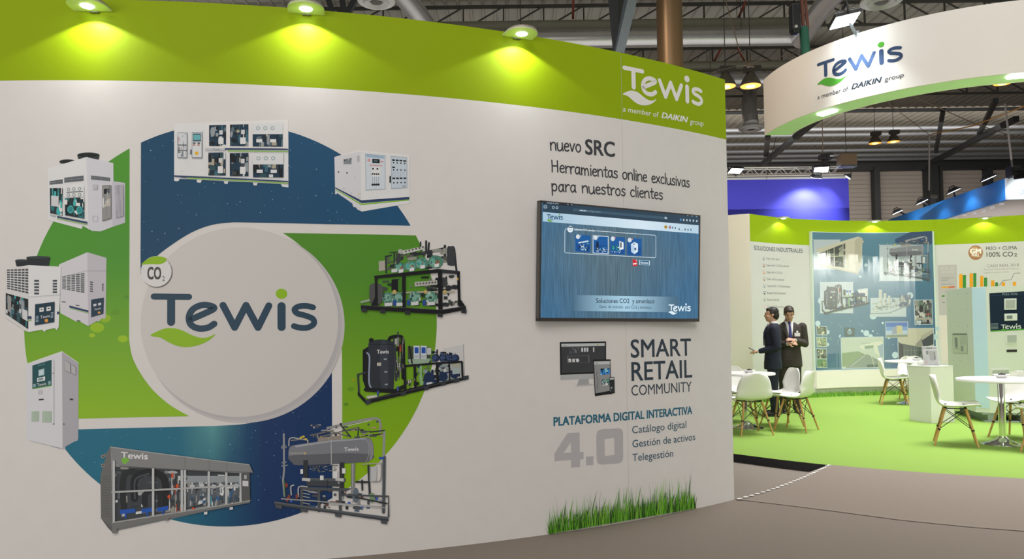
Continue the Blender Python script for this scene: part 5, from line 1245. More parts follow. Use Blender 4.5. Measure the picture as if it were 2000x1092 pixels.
# ------------------------------------------------------------------ prints on the back wall
RV = print_mat('printed_wall_vinyl', .5)
def rdec(name, label, f, off=.001):
    p = Print(RW, off); f(p); o = p.build(name, RV, wall2); o['label'] = label
zz8 = Z(1460, 470, 8.4)
def f(p):
    p.text('SOLUCIONES INDUSTRIALES', zz8(108, 150)[0], zz8(904, 200)[0], 8.3, lin('#3f4a58'), .006)
rdec('printed_lettering', 'dark capital heading on the back wall', f)
def f(p):
    r_ = random.Random(2)
    for i, (t_, x1, c) in enumerate((('Chiller NH3 glicol', 522, '#8d8794'), ('Chiller NH3 + CO2 bombeado', 680, '#a85048'), ('Chiller NH3 + CO2 DX', 575, '#e0956c'), ('Chiller NH3 bombeado', 602, '#a8836a'), ('Central NH3 + CO2 bombeado', 700, '#8f98a8'), ('Booster CO2 bombeado', 625, '#3c5058'), ('Booster CO2 DX', 522, '#9a9a92'), ('Cascada CO2 bombeado', 635, '#e8b4bc'))):
        y = 290 + 112*i; x = 265 + 2.6*i
        p.ring(zz8(x, y)[0], 2.3, .6, lin(c), 16); p.px(zz8(x-14, y+18, x+14, y+18, x, y+42), lin(c))
        p.text(t_, zz8(305 + 3*i, y + 22)[0], zz8(x1, y + 32)[0], 4.1, lin('#77737a'))
rdec('printed_lettering', 'list of small lines with pin markers', f)
def f(p):
    p.disc(zz(748, 195)[0], 14.3, 14.3, lin('#a87a55'), 28); p.disc(zz(742, 185)[0], 10, 9, lin('#c29a76'), 20)
    p.text('GM', zz(710, 200)[0], zz(786, 200)[0], 9, lin('#f2ece6'), .05); p.text('FULL', zz(722, 221)[0], zz(776, 221)[0], 4.4, lin('#f2ece6'), .05)
    p.text('FRÍO + CLIMA', zz(822, 178)[0], zz(1043, 172)[0], 7, lin('#5e5a60'), .006); p.text('100% CO', zz(826, 225)[0], zz(1014, 221)[0], 9, lin('#5e5a60'), .012); p.text('2', zz(1021, 221)[0], zz(1043, 221)[0], 6, lin('#5e5a60'), .012)
    p.text('CASO REAL 2018', zz(830, 299)[0], zz(1055, 291)[0], 5.2, lin('#8b8489'))
    p.text('Más de un 30% de ahorro energético', zz(808, 320)[0], zz(1055, 312)[0], 2.6, lin('#aaa3a6')); p.text('respecto a un sistema estándar', zz(806, 342)[0], zz(988, 335)[0], 2.6, lin('#aaa3a6'))
rdec('printed_lettering', 'grey heading with a bronze badge above the bar chart', f)
def f(p):
    p.px(zz(478, 284, 614, 280, 618, 640, 488, 640), lin('#b9b3b4'))
    p.text('NIVEL DE', zz(500, 318)[0], zz(596, 316)[0], 5.5, lin('#c9c4c5')); p.text('AHORRO', zz(500, 344)[0], zz(596, 341)[0], 5.5, lin('#c9c4c5'))
    for y, w in ((372, 92), (381, 60), (392, 48), (418, 90)): p.px(zz(502, y, 502+w, y-1, 502+w, y+2, 502, y+3), lin('#8f898c'))
    p.px(zz(504, 437, 600, 433, 601, 443, 505, 448), lin('#e8a02c')); p.px(zz(556, 436, 600, 433, 601, 443, 556, 446), lin('#d2603c')); p.px(zz(507, 499, 527, 497, 527, 509, 507, 511), lin('#4c8a44')); p.px(zz(510, 548, 530, 547, 530, 552, 510, 553), lin('#77727a'))
    p.px(zz(490, 642, 556, 642, 556, 970, 512, 975), lin('#d8cdc8'))
rdec('printed_chart', 'grey legend column with an orange bar', f)
def f(p):
    O, G_ = lin('#eca01c'), lin('#3f8a3a')
    for x0, y0, x1, y1, c in ((631, 348, 655, 446, O), (656, 354, 680, 446, G_), (705, 342, 729, 446, O), (731, 341, 753, 446, G_), (780, 361, 803, 446, O), (807, 373, 830, 446, G_), (858, 393, 882, 446, O), (886, 408, 908, 446, G_), (934, 407, 958, 446, O), (1012, 404, 1036, 446, O)): p.px(zz(x0, y0, x1, y0-1, x1, y1, x0, y1), c)
    p.line(zz(916, 428, 945, 392, 1000, 388, 1020, 342, 1064, 339), .8, lin('#5c5a62')); p.ring(zz(897, 413)[0], 2.4, .8, lin('#4d7a58'), 12)
rdec('printed_chart', 'orange and green bar chart', f, .0013)

# ------------------------------------------------------------------ tall curved picture panel with a glass front
panel = thing('picture_panel', 'tall glossy blue panel of machine pictures mounted on the curved back wall', 'picture panel', RW.pt(RW.px(1705, 590)[0], 1.0))
PU0, PU1 = RW.px(1583.5, 590)[0] + .0, RW.px(1826, 590)[0]; PV1 = RW.px(1705, 455)[1]; PV0 = RW.px(1640, 723)[1]
us_ = [PU0] + [k*.1 for k in range(math.ceil(PU0/.1 + 1e-6), math.floor(PU1/.1 - 1e-6)+1)] + [PU1]
m = MB()
for a, b_ in zip(us_[:-1], us_[1:]):
    lo = [RW.pt(a, PV0, .002), RW.pt(b_, PV0, .002), RW.pt(b_, PV0, .06), RW.pt(a, PV0, .06)]
    m.add(lo + [Vector((v.x, v.y, PV1)) for v in lo], [(3, 2, 1, 0), (4, 5, 6, 7), (0, 1, 5, 4), (2, 3, 7, 6)] + ([(3, 0, 4, 7)] if a == PU0 else []) + ([(1, 2, 6, 5)] if b_ == PU1 else []))
keep(m.build('backing_board', mat('pale_glass_edge', (.62, .72, .64), .25), fix=True), panel)
class Remap:
    """draws artwork measured in one place of the photograph into another box on a surface"""
    def __init__(s, S, src, dst, flip=False): s.S, s.a, s.b, s.fl, s.step = S, src, dst, flip, S.step
    def pt(s, u, v, o=0): return s.S.pt(u, v, o)
    def px(s, x, y):
        u = (x - s.a[0])/(s.a[2]-s.a[0]); v = (y - s.a[1])/(s.a[3]-s.a[1])
        if s.fl: u = 1 - u
        return s.S.px(s.b[0] + u*(s.b[2]-s.b[0]), s.b[1] + v*(s.b[3]-s.b[1]))
GM_ = print_mat('glazed_print', .35, coat=1.0)
GM_.node_tree.nodes['Principled BSDF'].inputs['Coat IOR'].default_value = 2.6
zg = Z(1570, 440, 3.414); OFF = .0605
rr_ = lambda a, b, c, d, r=6: smooth_path([(a+r, b), ((a+c)/2, b), (c-r, b), (c, b+r), (c, (b+d)/2), (c, d-r), (c-r, d), ((a+c)/2, d), (a+r, d), (a, d-r), (a, (b+d)/2), (a, b+r)], 2, True)
def zl(pts): return [(1570 + x/3.414, 440 + y/3.414) for x, y in pts]
p = Print(RW, OFF)
def cpan(u, v): t = max(0, min(1, (v - 1.0)/1.9)); return lerp3(lin('#35648a'), lin('#4f7f97'), t)
p.uv([(PU0 + .02, PV0 + .012), (PU1 - .03, PV0 + .012), (PU1 - .03, PV1 - .012), (PU0 + .02, PV1 - .012)], cpan)
p.px(zg(598, 95, 700, 48, 846, 42, 846, 130, 598, 120), lin('#25486e'))
r_ = random.Random(8)
for x, y, s_ in ((402, 268, 12), (363, 345, 9), (450, 605, 24), (698, 470, 22), (78, 655, 18), (514, 652, 8), (404, 720, 20), (376, 706, 9), (432, 742, 16), (598, 865, 22), (143, 713, 14), (105, 505, 26), (227, 735, 6), (225, 745, 5), (448, 706, 6), (556, 750, 9), (880, 690, 14), (866, 745, 18), (142, 795, 12)): p.disc(zg(x, y)[0], s_/3.414, s_/3.414, lin('#b9d2e0'), 14)
for i in range(40): p.disc(zg(r_.uniform(60, 850), r_.uniform(640, 800))[0], .8, .8, lin('#a9c6d6'), 6)
wh = lin('#b9c6d0')
keep(p.build('picture_ground', GM_), panel)['label'] = 'blue printed ground with pale light spots'
def pic(label, f, off=.0011):
    p = Print(RW, OFF + off); f(p); keep(p.build('picture', GM_), panel)['label'] = label
def f(p):
    p.px(zl(rr_(48, 98, 228, 297)), wh)
    w1, w2, dk = lin('#c9c4b2'), lin('#b5b09e'), lin('#3b443c')
    p.px(zg(62, 163, 352, 77, 378, 92, 372, 270, 348, 325, 90, 268, 82, 190), w1); p.px(zg(352, 77, 390, 112, 370, 130, 372, 270, 348, 325, 330, 300, 325, 110), w2)
    q = zg(84, 190, 262, 122, 264, 285, 92, 262); p.px(q, dk); p.clutter(q, 40, [lin(c) for c in ('#5a6358', '#2c332e', '#8a8f80', '#a5a795')], r_, .04, .16)
    for x in (142, 186, 246): p.line(zg(x, 170 - (x-142)*.4, x+3, 270), 1.6, w1)
    p.line(zg(88, 214, 262, 206), 1.6, w1); p.line(zg(90, 268, 348, 322), 2.4, w2)
pic('picture of a long white machine container', f)
def f(p):
    p.px(zl(rr_(492, 133, 780, 373)), wh)
    p.s = Remap(RW, (537, 815, 760, 1024), (1723, 462, 1814, 550)); m_tank(p); p.s = RW
pic('picture of a grey lying tank on its frame', f)
def f(p):
    p.px(zl(rr_(92, 380, 315, 587)), wh); p.px(zg(345, 428, 415, 420, 415, 525, 345, 530), wh)
    p.s = Remap(RW, (695, 648, 910, 792), (1599, 554, 1692, 615)); m_vessel(p); p.s = RW
pic('picture of an upright vessel and pump rack', f)
def f(p):
    p.px(zl(rr_(432, 485, 672, 610)), wh)
    pl_ = [lin(c) for c in ('#9aa3a4', '#7d888c', '#c5c9c6', '#5e6a72', '#b0b4b0')]
    for x, y, w, h in ((500, 430, 24, 130), (530, 455, 20, 110), (470, 520, 16, 60), (558, 470, 16, 90)): p.px(zg(x-w/2, y, x+w/2, y, x+w/2, y+h, x-w/2, y+h), lin('#c2c6c2')); p.px(zg(x+w/4, y, x+w/2, y, x+w/2, y+h, x+w/4, y+h), lin('#99a09e'))
    p.clutter(zg(440, 520, 700, 465, 700, 530, 440, 590), 70, pl_, r_, .03, .12); p.line(zg(436, 590, 560, 585, 700, 530), 1.8, lin('#8d9698')); p.px(zg(625, 470, 702, 462, 702, 532, 628, 548), lin('#55647a')); p.clutter(zg(625, 470, 702, 462, 702, 532, 628, 548), 30, pl_, r_, .06, .25)
pic('picture of pale vertical tanks and a pump rack', f)
def f(p):
    q = zg(722, 498, 848, 496, 852, 662, 730, 666); p.px(q, wh); q = zg(727, 503, 843, 501, 847, 657, 735, 661); p.px(q, lin('#26282a')); p.clutter(q, 70, [lin(c) for c in ('#8f9090', '#c4c3bf', '#4a4c4e', '#5f7a68', '#a8a8a4')], r_, .06, .24, .6)
    p.quad(q, .05, .72, .95, .82, lin('#a39f96')); p.quad(q, .65, .56, .88, .61, lin('#b23a30')); p.quad(q, .05, .84, .35, .97, wh)
pic('photograph of valves and round tanks', f)
def f(p):
    q = zg(531, 644, 684, 643, 685, 748, 534, 752); p.px(q, wh); q = zg(535, 648, 680, 647, 681, 744, 538, 748); p.px(q, lin('#3f6ab8')); p.quad(q, 0, .3, 1, .6, lin('#6f94cc')); p.quad(q, 0, .55, 1, .86, lin('#a9bcd6')); p.quad(q, 0, .84, 1, 1, lin('#7f8a70'))
    p.px([bil(q, *a) for a in ((.3, .4), (.5, .22), (.5, .76), (.28, .8))], lin('#8c96a4')); p.px([bil(q, *a) for a in ((.5, .22), (.76, .24), (.76, .78), (.5, .78))], lin('#c2b88c'))
pic('photograph of a cube-shaped building under blue sky', f)
def f(p):
    q = zg(612, 686, 858, 684, 862, 905, 618, 920); p.px(q, wh); q = zg(617, 690, 854, 688, 858, 900, 622, 915); p.px(q, lin('#bcb9a6'))
    p.px([bil(q, *a) for a in ((0, .42), (.55, .55), (.8, .58), (.8, 1), (0, 1))], lin('#4f5a58')); p.px([bil(q, *a) for a in ((0, .38), (.14, .5), (.14, 1), (0, 1))], lin('#26302f'))
    for i in range(7): p.line([bil(q, .16 + .1*i, .55), bil(q, .16 + .1*i, 1)], .6, lin('#7f8a86'))
    for v in (.65, .8): p.line([bil(q, .14, v), bil(q, .8, v + .02)], .6, lin('#7f8a86'))
    p.px([bil(q, *a) for a in ((.48, .48), (.68, .28), (.72, .42), (.72, .56), (.5, .54))], lin('#8f8f86')); p.px([bil(q, *a) for a in ((.66, .3), (1, .02), (1, .56), (.7, .56))], lin('#3c4448')); p.px([bil(q, *a) for a in ((.66, .22), (1, -.02 + .04), (1, .14), (.68, .36))], lin('#a9a698')); p.px([bil(q, *a) for a in ((.8, .56), (1, .5), (1, .6), (.8, .6))], lin('#b5b2a2'))
pic('photograph of a dark office building', f)
def f(p):
    q = zg(230, 748, 520, 742, 524, 950, 238, 958); p.px(q, wh); q = zg(235, 752, 515, 746, 519, 945, 243, 953); p.px(q, lin('#b9c2b8'))
    p.px([bil(q, *a) for a in ((0, .5), (.4, .45), (.55, .55), (.55, .6), (.1, .95), (0, .95))], lin('#7d9170')); p.px([bil(q, *a) for a in ((.05, 1), (.5, .58), (.62, .56), (1, .85), (1, 1))], lin('#7c8884')); p.px([bil(q, *a) for a in ((.42, .28), (.95, .12), (1, .2), (1, .5), (.9, .62), (.8, .5), (.78, .36), (.5, .4))], lin('#d0d2c4')); p.px([bil(q, *a) for a in ((.55, .28), (.78, .26), (.76, .36), (.56, .38))], lin('#7f9486')); p.px([bil(q, *a) for a in ((.6, .9), (.86, .9), (.86, .99), (.6, .99))], lin('#38444c')); p.px([bil(q, *a) for a in ((.86, .3), (1, .22), (1, .66), (.93, .66))], lin('#8fa3bc')); p.line([bil(q, .7, .55), bil(q, .78, .98)], 1, lin('#c9cdc0')); p.line([bil(q, .2, .95), bil(q, .55, .6)], .8, lin('#c9cdc0'))
    p.text('Tewis', bil(q, .47, .22), bil(q, .68, .2), 2.6, lin('#6f7f86'))
pic('photograph of a white hall and road', f)
def f(p):
    for y0, y1, c in ((672, 733, '#2c2f26'), (745, 812, '#8a9a72'), (820, 892, '#2c3a2c'), (888, 950, '#5f8a62')):
        q = zg(66, y0, 138, y0+2, 140, y1, 70, y1); p.px(q, wh); q = zg(69, y0+4, 135, y0+6, 137, y1-4, 73, y1-4); p.px(q, lin(c)); p.clutter(q, 18, [lin(k) for k in ('#c9c8a8', '#55644a', '#7c8f74', '#1d221c', '#a5a878')], r_, .1, .3)
    q = zg(256, 682, 326, 684, 324, 742, 258, 742); p.px(q, lin('#2f4450')); p.disc(bil(q, .5, .5), 5, 5, lin('#6f8a98'), 14); p.disc(bil(q, .5, .25), 2, 2, lin('#a9c6d6'), 10)
pic('column of small machine photographs', f)
# clear strips of grass along the foot of the back wall
m = MB(); u0, u1 = RW.px(1470, 770)[0], RW.px(1860, 770)[0]; r_ = random.Random(6)
gm = [mat('grass_blade', (.16, .42, .03), .6), mat('grass_blade_pale', (.34, .58, .07), .6), mat('grass_blade_dark', (.06, .2, .02), .6)]
for i in range(3000):
    u = r_.uniform(u0, u1); o = r_.uniform(.06, .13); h = r_.uniform(.04, .12); a = RW.pt(u, PLAT, o); w = r_.uniform(.004, .008); d = Vector((r_.gauss(0, .02), r_.gauss(0, .015), 0)); m.mi = r_.choice((0, 0, 1, 2))
    m.add([a - Vector((w, 0, 0)), a + Vector((w, 0, 0)), a + d + Vector((0, 0, h))], [(0, 1, 2)])
g = m.build('grass_strip', gm); tag(g, 'strip of short artificial grass along the foot of the back wall', 'grass'); g['kind'] = 'stuff'
# added unseen white partition that gives the panel a pale reflection
m = MB(); m.prism([(11.6, 2.6), (11.72, 2.6), (12.0, 13.2), (11.88, 13.2)], 0, 3.4)
structure(m.build('wall_reflector', mat('reflector_white', (.80, .80, .79), .5), fix=True), 'added unseen white partition that the picture panel mirrors')
for y in (3.6, 5.4, 7.0, 8.6, 10.2, 11.8): spot('reflector_fill', (11.25 + (y-4.6)*.027, y, 3.6), (11.67 + (y-4.6)*.027, y, 1.2), 190, 120, .6, (1, 1, .97), .05)  # added spots that brighten the partition's reflection
# white plinth under the picture panel, bounce light put into its pale colour
m = MB()
for a, b_ in zip(us_[:-1], us_[1:]):
    lo = [RW.pt(a, .25, .002), RW.pt(b_, .25, .002), RW.pt(b_, .25, .10), RW.pt(a, .25, .10)]
    m.add(lo + [Vector((v.x, v.y, PV0 - .004)) for v in lo], [(3, 2, 1, 0), (4, 5, 6, 7), (0, 1, 5, 4), (2, 3, 7, 6)] + ([(3, 0, 4, 7)] if a == PU0 else []) + ([(1, 2, 6, 5)] if b_ == PU1 else []))
structure(m.build('trim_7', mat('plinth_bounce_cream', (.82, .78, .72), .5), fix=True), 'white plinth under the picture panel')
# ------------------------------------------------------------------ the two visitors
def remeshed(m, name, mats, parent, vox, smooth_it=4, paint=None):
    """fuse overlapping closed forms into one continuous surface"""
    me = m.mesh(name, fix=False); o = bpy.data.objects.new(name, me); COL.objects.link(o)
    r = o.modifiers.new('fuse', 'REMESH'); r.mode = 'VOXEL'; r.voxel_size = vox
    s = o.modifiers.new('soften', 'SMOOTH'); s.factor = .5; s.iterations = smooth_it
    bpy.context.view_layer.update()
    out = bpy.data.meshes.new_from_object(o.evaluated_get(bpy.context.evaluated_depsgraph_get()))
    out.name = name
    bpy.data.objects.remove(o); bpy.data.meshes.remove(me)
    out.materials.clear()
    if paint:
        for p in out.polygons: p.material_index = paint(p.center)
    for p in out.polygons: p.use_smooth = True
    return link(name, out, parent, mats)
def capsule(m, a, b, r1, r2, n=12):
    a, b = Vector(a), Vector(b); m.cone(a, b, r1, r2, n); m.ell(a, (r1, r1, r1), None, n, 8); m.ell(b, (r2, r2, r2), None, n, 8)
def chain(m, pts, rs, n=12):
    for i in range(len(pts)-1): capsule(m, pts[i], pts[i+1], rs[i], rs[i+1], n)
def person(label, loc, rz, scale, suit, hairc, arms, headrot, headpos, gender_hair, extras):
    """arms: {side: (shoulder, elbow, wrist, palm direction)}; local frame faces -y"""
    t = thing('person', label, 'person', loc, rz); t.scale = (scale,)*3
    skin = mat('skin', (.52, .29, .19), .5); lip = mat('lips', (.38, .16, .13), .5); shirt = mat('white_shirt', (.72, .72, .72), .7); shoe = mat('black_shoe', (.012, .011, .011), .3)
    HM = Matrix.Translation(headpos) @ headrot.to_4x4(); H3 = headrot
    hp = lambda x, y, z: HM @ Vector((x, y, z))
    # --- body: head, neck, trunk, limbs and hands in one surface
    m = MB()
    m.ell(hp(0, .012, .035), (.074, .094, .085), H3, 18, 12); m.ell(hp(0, -.02, -.03), (.062, .072, .082), H3, 16, 10); m.ell(hp(0, -.052, -.082), (.034, .03, .024), H3)
    m.ell(hp(0, -.092, -.018), (.012, .020, .016), H3); m.cone(hp(0, -.088, .03), hp(0, -.104, -.018), .008, .012, 8); m.ell(hp(0, -.082, -.056), (.024, .010, .007), H3); m.ell(hp(0, -.081, .034), (.044, .014, .008), H3)
    for s_ in (-1, 1): m.ell(hp(s_*.076, .012, .0), (.008, .018, .028), H3); m.ell(hp(s_*.03, -.086, .014), (.012, .006, .007), H3); m.ell(hp(s_*.042, -.06, -.02), (.022, .024, .02), H3)
    capsule(m, hp(0, .03, -.06), (0, .02, 1.45), .054, .06); 
    m.loft([((0, .01, .86), .15, .10), ((0, .01, .95), .16, .105), ((0, .01, 1.08), .145, .10), ((0, .01, 1.25), .165, .11), ((0, .015, 1.36), .17, .105), ((0, .02, 1.43), .12, .08), ((0, .02, 1.47), .06, .06)], 20)
    for s_ in (-1, 1): chain(m, [(s_*.09, .01, .88), (s_*.095, -.005, .48), (s_*.10, .02, .09)], [.085, .055, .04]); capsule(m, (s_*.10, .02, .06), (s_*.115, -.12, .035), .035, .03)
    hands = {}
    for sd, (sh, el, wr, pd, up, curl) in arms.items():
        chain(m, [sh, el, wr], [.05, .04, .028]); pd = Vector(pd).normalized(); up = Vector(up); up = (up - pd*up.dot(pd)).normalized(); side = pd.cross(up)
        w_ = Vector(wr); palm = w_ + pd*.045; Mx = Matrix((side, pd, up)).transposed()
        m.ell(palm, (.042, .05, .017), Mx, 12, 8)
        for k, (off, ln) in enumerate(((-.030, .062), (-.010, .074), (.011, .070), (.030, .054))):
            b0 = palm + pd*.038 + side*off; d1 = (pd*math.cos(curl*.6) - up*math.sin(curl*.6)); d2 = (pd*math.cos(curl*1.5) - up*math.sin(curl*1.5)); d3 = (pd*math.cos(curl*2.2) - up*math.sin(curl*2.2))
            b1 = b0 + d1*ln*.45; b2 = b1 + d2*ln*.32; b3 = b2 + d3*ln*.24; chain(m, [b0, b1, b2, b3], [.0095, .009, .0085, .007], 8)
        sg = -1 if sd == 'l' else 1
        b0 = palm - pd*.015 + side*sg*.034; b1 = b0 + (pd*.6 + side*sg*.6 - up*.4).normalized()*.036; b2 = b1 + (pd*.9 - up*.35).normalized()*.03; chain(m, [b0, b1, b2], [.013, .011, .009], 8)
        hands[sd] = (palm, pd, up, side)
    remeshed(m, 'body', [skin], t, .0075, 2)
    # --- face details
    m = MB(); 
    for s_ in (-1, 1): m = MB(); m.ell(hp(s_*.03, -.0905, .013), (.009, .004, .0045), H3, 10, 6); m.build('eye', mat('eye_dark', (.03, .02, .02), .3), t, smooth=60)
    m = MB(); 
    for s_ in (-1, 1): m = MB(); m.bar(hp(s_*.016, -.095, .036), hp(s_*.048, -.088, .038), .008, .007); m.build('eyebrow', hairc, t)
    m = MB(); m.ell(hp(0, -.0905, -.056), (.021, .004, .006), H3, 12, 6); m.build('lips', lip, t, smooth=60)
    m = MB()
    m.ell(hp(0, .028, .056), (.081, .092, .080), H3, 20, 12); m.ell(hp(0, .06, .0), (.074, .066, .085), H3, 16, 10)
    gender_hair(m, hp, H3)
    for s_ in (-1, 1): m.ell(hp(s_*.07, .004, .034), (.012, .028, .034), H3)
    remeshed(m, 'hair', [hairc], t, .008, 2)
    # --- clothes
    m = MB()
    m.loft([((0, .005, .84), .195, .135), ((0, .005, .92), .19, .13), ((0, .01, 1.06), .175, .122), ((0, .01, 1.2), .185, .13), ((0, .015, 1.33), .20, .128), ((0, .02, 1.40), .185, .105), ((0, .028, 1.445), .12, .08), ((0, .035, 1.475), .075, .062)], 24)
    m.loft([((0, .005, .74), .20, .14), ((0, .005, .86), .195, .138)], 24)
    for sd, (sh, el, wr, *_x) in arms.items(): chain(m, [sh, el, Vector(el).lerp(Vector(wr), .93)], [.072, .060, .043], 14)
    remeshed(m, 'suit_jacket', [suit], t, .011, 4)
    m = MB()
    for s_ in (-1, 1): chain(m, [(s_*.085, .01, .90), (s_*.095, 0, .48), (s_*.10, .02, .10)], [.105, .078, .066], 16)
    m.ell((0, .01, .86), (.17, .125, .12)); remeshed(m, 'trousers', [suit], t, .012, 3)
    for s_ in (-1, 1):
        m = MB(); capsule(m, (s_*.10, .03, .045), (s_*.115, -.13, .036), .045, .036); m.box((s_*.108, -.045, .008), (.082, .26, .016), s_*.08); remeshed(m, 'shoe', [shoe], t, .008, 2)
    m = MB(); m.loft([((0, .034, 1.455), .068, .064), ((0, .03, 1.50), .062, .060), ((0, .028, 1.507), .056, .054)], 20); m.build('shirt_collar', shirt, t, smooth=40)
    for sd, (sh, el, wr, *_x) in arms.items():
        d = (Vector(wr) - Vector(el)).normalized(); m = MB(); m.cone(Vector(wr) - d*.03, Vector(wr) + d*.008, .036, .034, 14); m.build('shirt_cuff', shirt, t, smooth=40)
    extras(t, hands, hp, suit)
    return t
navy_s = mat('navy_suit', (.008, .011, .028), .8, noise=.12, nscale=40); grey_s = mat('charcoal_brown_suit', (.040, .032, .026), .85, noise=.18, nscale=60)
hair_b = mat('dark_brown_hair', (.014, .010, .008), .55); hair_w = mat('brown_hair', (.035, .022, .013), .55)
def fy(z):
    """how far forward the jacket's front lies at height z"""
    k = [(1.06, -.112), (1.2, -.120), (1.33, -.113), (1.40, -.085), (1.445, -.052), (1.49, -.034)]
    for (z0, y0), (z1, y1) in zip(k[:-1], k[1:]):
        if z <= z1: return y0 + (y1-y0)*(z-z0)/(z1-z0)
    return k[-1][1]
def strip(m, rows, off):
    """a cloth strip that follows the chest; rows of (z, left x, right x)"""
    n = len(rows); m.add([(x, fy(z) - off + abs(x)*abs(x)*1.6, z) for z, a, b in rows for x in (a, (a+b)/2, b)], [f for i in range(n-1) for f in ((3*i, 3*i+1, 3*i+4, 3*i+3), (3*i+1, 3*i+2, 3*i+5, 3*i+4))])
def thick(o, t_):
    sd = o.modifiers.new('thickness', 'SOLIDIFY'); sd.thickness = t_; sd.offset = 0
def front(t, tie, badge):
    sh = mat('white_shirt'); zs = [1.12, 1.2, 1.27, 1.33, 1.37, 1.40, 1.43, 1.455, 1.475]
    m = MB(); strip(m, [(z, -.008 - (z-1.12)*.17, .008 + (z-1.12)*.17) for z in zs], .006); thick(m.build('shirt_front', sh, t, smooth=60), .01)
    m = MB(); strip(m, [(z, -w, w) for z, w in ((1.12, .004), (1.16, .026), (1.24, .024), (1.33, .019), (1.40, .015), (1.43, .014), (1.445, .020), (1.475, .019))], .014); thick(m.build('tie', mat('blue_tie', (.03, .03, .16), .5), t, smooth=60), .008)
    for s_ in (-1, 1):
        m = MB(); strip(m, [(z, *sorted((s_*i, s_*o))) for z, i, o in ((1.12, .008, .02), (1.2, .022, .062), (1.27, .034, .085), (1.32, .042, .105), (1.34, .045, .085), (1.40, .052, .088), (1.44, .058, .076))], .012); thick(m.build('lapel', grey_s if badge else navy_s, t, smooth=60), .008)
def hair_a(m, hp, H3): m.ell(hp(0, -.035, .090), (.058, .046, .030), H3)
def ex_a(t, hands, hp, suit):
    front(t, True, False)
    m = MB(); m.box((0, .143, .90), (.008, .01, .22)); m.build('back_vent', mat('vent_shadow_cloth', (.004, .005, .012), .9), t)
def hair_bf(m, hp, H3): m.ell(hp(.010, -.045, .088), (.062, .042, .030), H3); m.ell(hp(-.05, -.04, .066), (.022, .034, .034), H3)
def ex_b(t, hands, hp, suit):
    front(t, True, True)
    m = MB(); m.box((.105, -.132, 1.262), (.085, .004, .058)); m.build('name_badge', mat('badge_card', (.78, .74, .76), .4), t)
    m = MB(); m.box((.105, -.130, 1.305), (.022, .01, .022)); m.ell((.105, -.132, 1.31), (.016, .006, .014)); m.build('badge_clip', mat('white_clip', (.8, .8, .8), .3), t)
RX = Matrix.Rotation
pA = onz(1509, 812, PLAT)
armsA = {'r': ((-.215, .03, 1.385), (-.225, .07, 1.10), (-.15, -.17, 1.02), (.25, -1, -.05), (0, .1, 1), .55),
         'l': ((.215, .03, 1.385), (.235, .08, 1.10), (.13, -.20, 1.03), (-.35, -1, 0), (0, .1, 1), .5)}
ra = -1.62 - .28
A_ = person('dark-haired man in a navy suit seen from the side, holding a telephone', (pA.x + .02, pA.y, PLAT), ra, .928, navy_s, hair_b, armsA, RX(.10, 3, 'Z') @ RX(.0, 3, 'X'), Vector((0, -.005, 1.605)), hair_a, ex_a)
B_ = person('brown-haired man in charcoal suit and blue tie looking down, white badge on his chest', (4.24, 11.42, PLAT), -.18, .945, grey_s, hair_w,
            {'l': ((.215, .03, 1.385), (.25, .03, 1.11), (.05, -.22, 1.17), (-1, -.35, .25), (0, -.6, .8), .5), 'r': ((-.215, .03, 1.385), (-.235, .02, 1.10), (-.06, -.23, 1.12), (1, -.35, .1), (0, -.6, .8), .5)},
            RX(-.10, 3, 'Z') @ RX(.42, 3, 'X'), Vector((0, -.05, 1.59)), hair_bf, ex_b)
# the telephone in the first man's hands
Ma = Matrix.Translation(A_.location) @ Matrix.Rotation(ra, 4, 'Z') @ Matrix.Scale(.928, 4)
pc = Ma @ Vector((-.085, -.295, 1.045))
t = thing('phone', 'small black telephone held by the man in the navy suit', 'phone', pc, ra)
t.rotation_euler = Euler((-.5, 0, ra), 'XYZ')
m = MB(); m.box((0, 0, 0), (.072, .148, .010)); m.build('case', mat('phone_black', (.01, .01, .012), .25), t, bevel=.004)
m = MB(); m.box((0, 0, .0055), (.064, .136, .002)); m.build('display', mat('phone_glass', (.02, .02, .03), .08), t)
# ------------------------------------------------------------------ hall roof: trusses, ducts, lamps
dsteel = mat('truss_steel', '#4a4a46', .6, .2); galv = mat('galvanised_duct', (.56, .56, .57), .32, .85, noise=.06, nscale=3); dduct = mat('dull_duct', '#8c8a7c', .6, .25)
lsteel = mat('pale_steel', '#9aa0a8', .45, .4)
def joist(y, zt, h, name_label, x0=-26., x1=30., step=1.36):
    t = thing('roof_truss', name_label, 'truss', (2, y, zt - h), 0, 'lattice trusses under the hall roof')
    m = MB(); m.box(((x0+x1)/2 - 2, 0, h), (x1-x0, .09, .10)); m.build('top_chord', dsteel, t)
    m = MB(); m.box(((x0+x1)/2 - 2, 0, 0), (x1-x0, .08, .08)); m.build('bottom_chord', dsteel, t)
    m = MB(); x = x0; k = 0
    while x < x1 - .1:
        m.bar((x - 2, 0, 0), (x - 2, 0, h), .05, .05); d = (x < 8)
        m.bar((x - 2, 0, 0 if d else h), (x + step - 2, 0, h if d else 0), .045, .045); x += step; k += 1
    m.build('web', dsteel, t)
for i, (y, lab) in enumerate(((20.6, 'nearest lattice truss under the ribbed roof, at the top of the picture'), (24.9, 'lattice truss just above the nearer pair of ducts'), (28.9, 'lattice truss between the two pairs of ducts'), (32.6, 'lattice truss behind the farther pair of ducts'))): joist(y, 12.35, .78, lab)
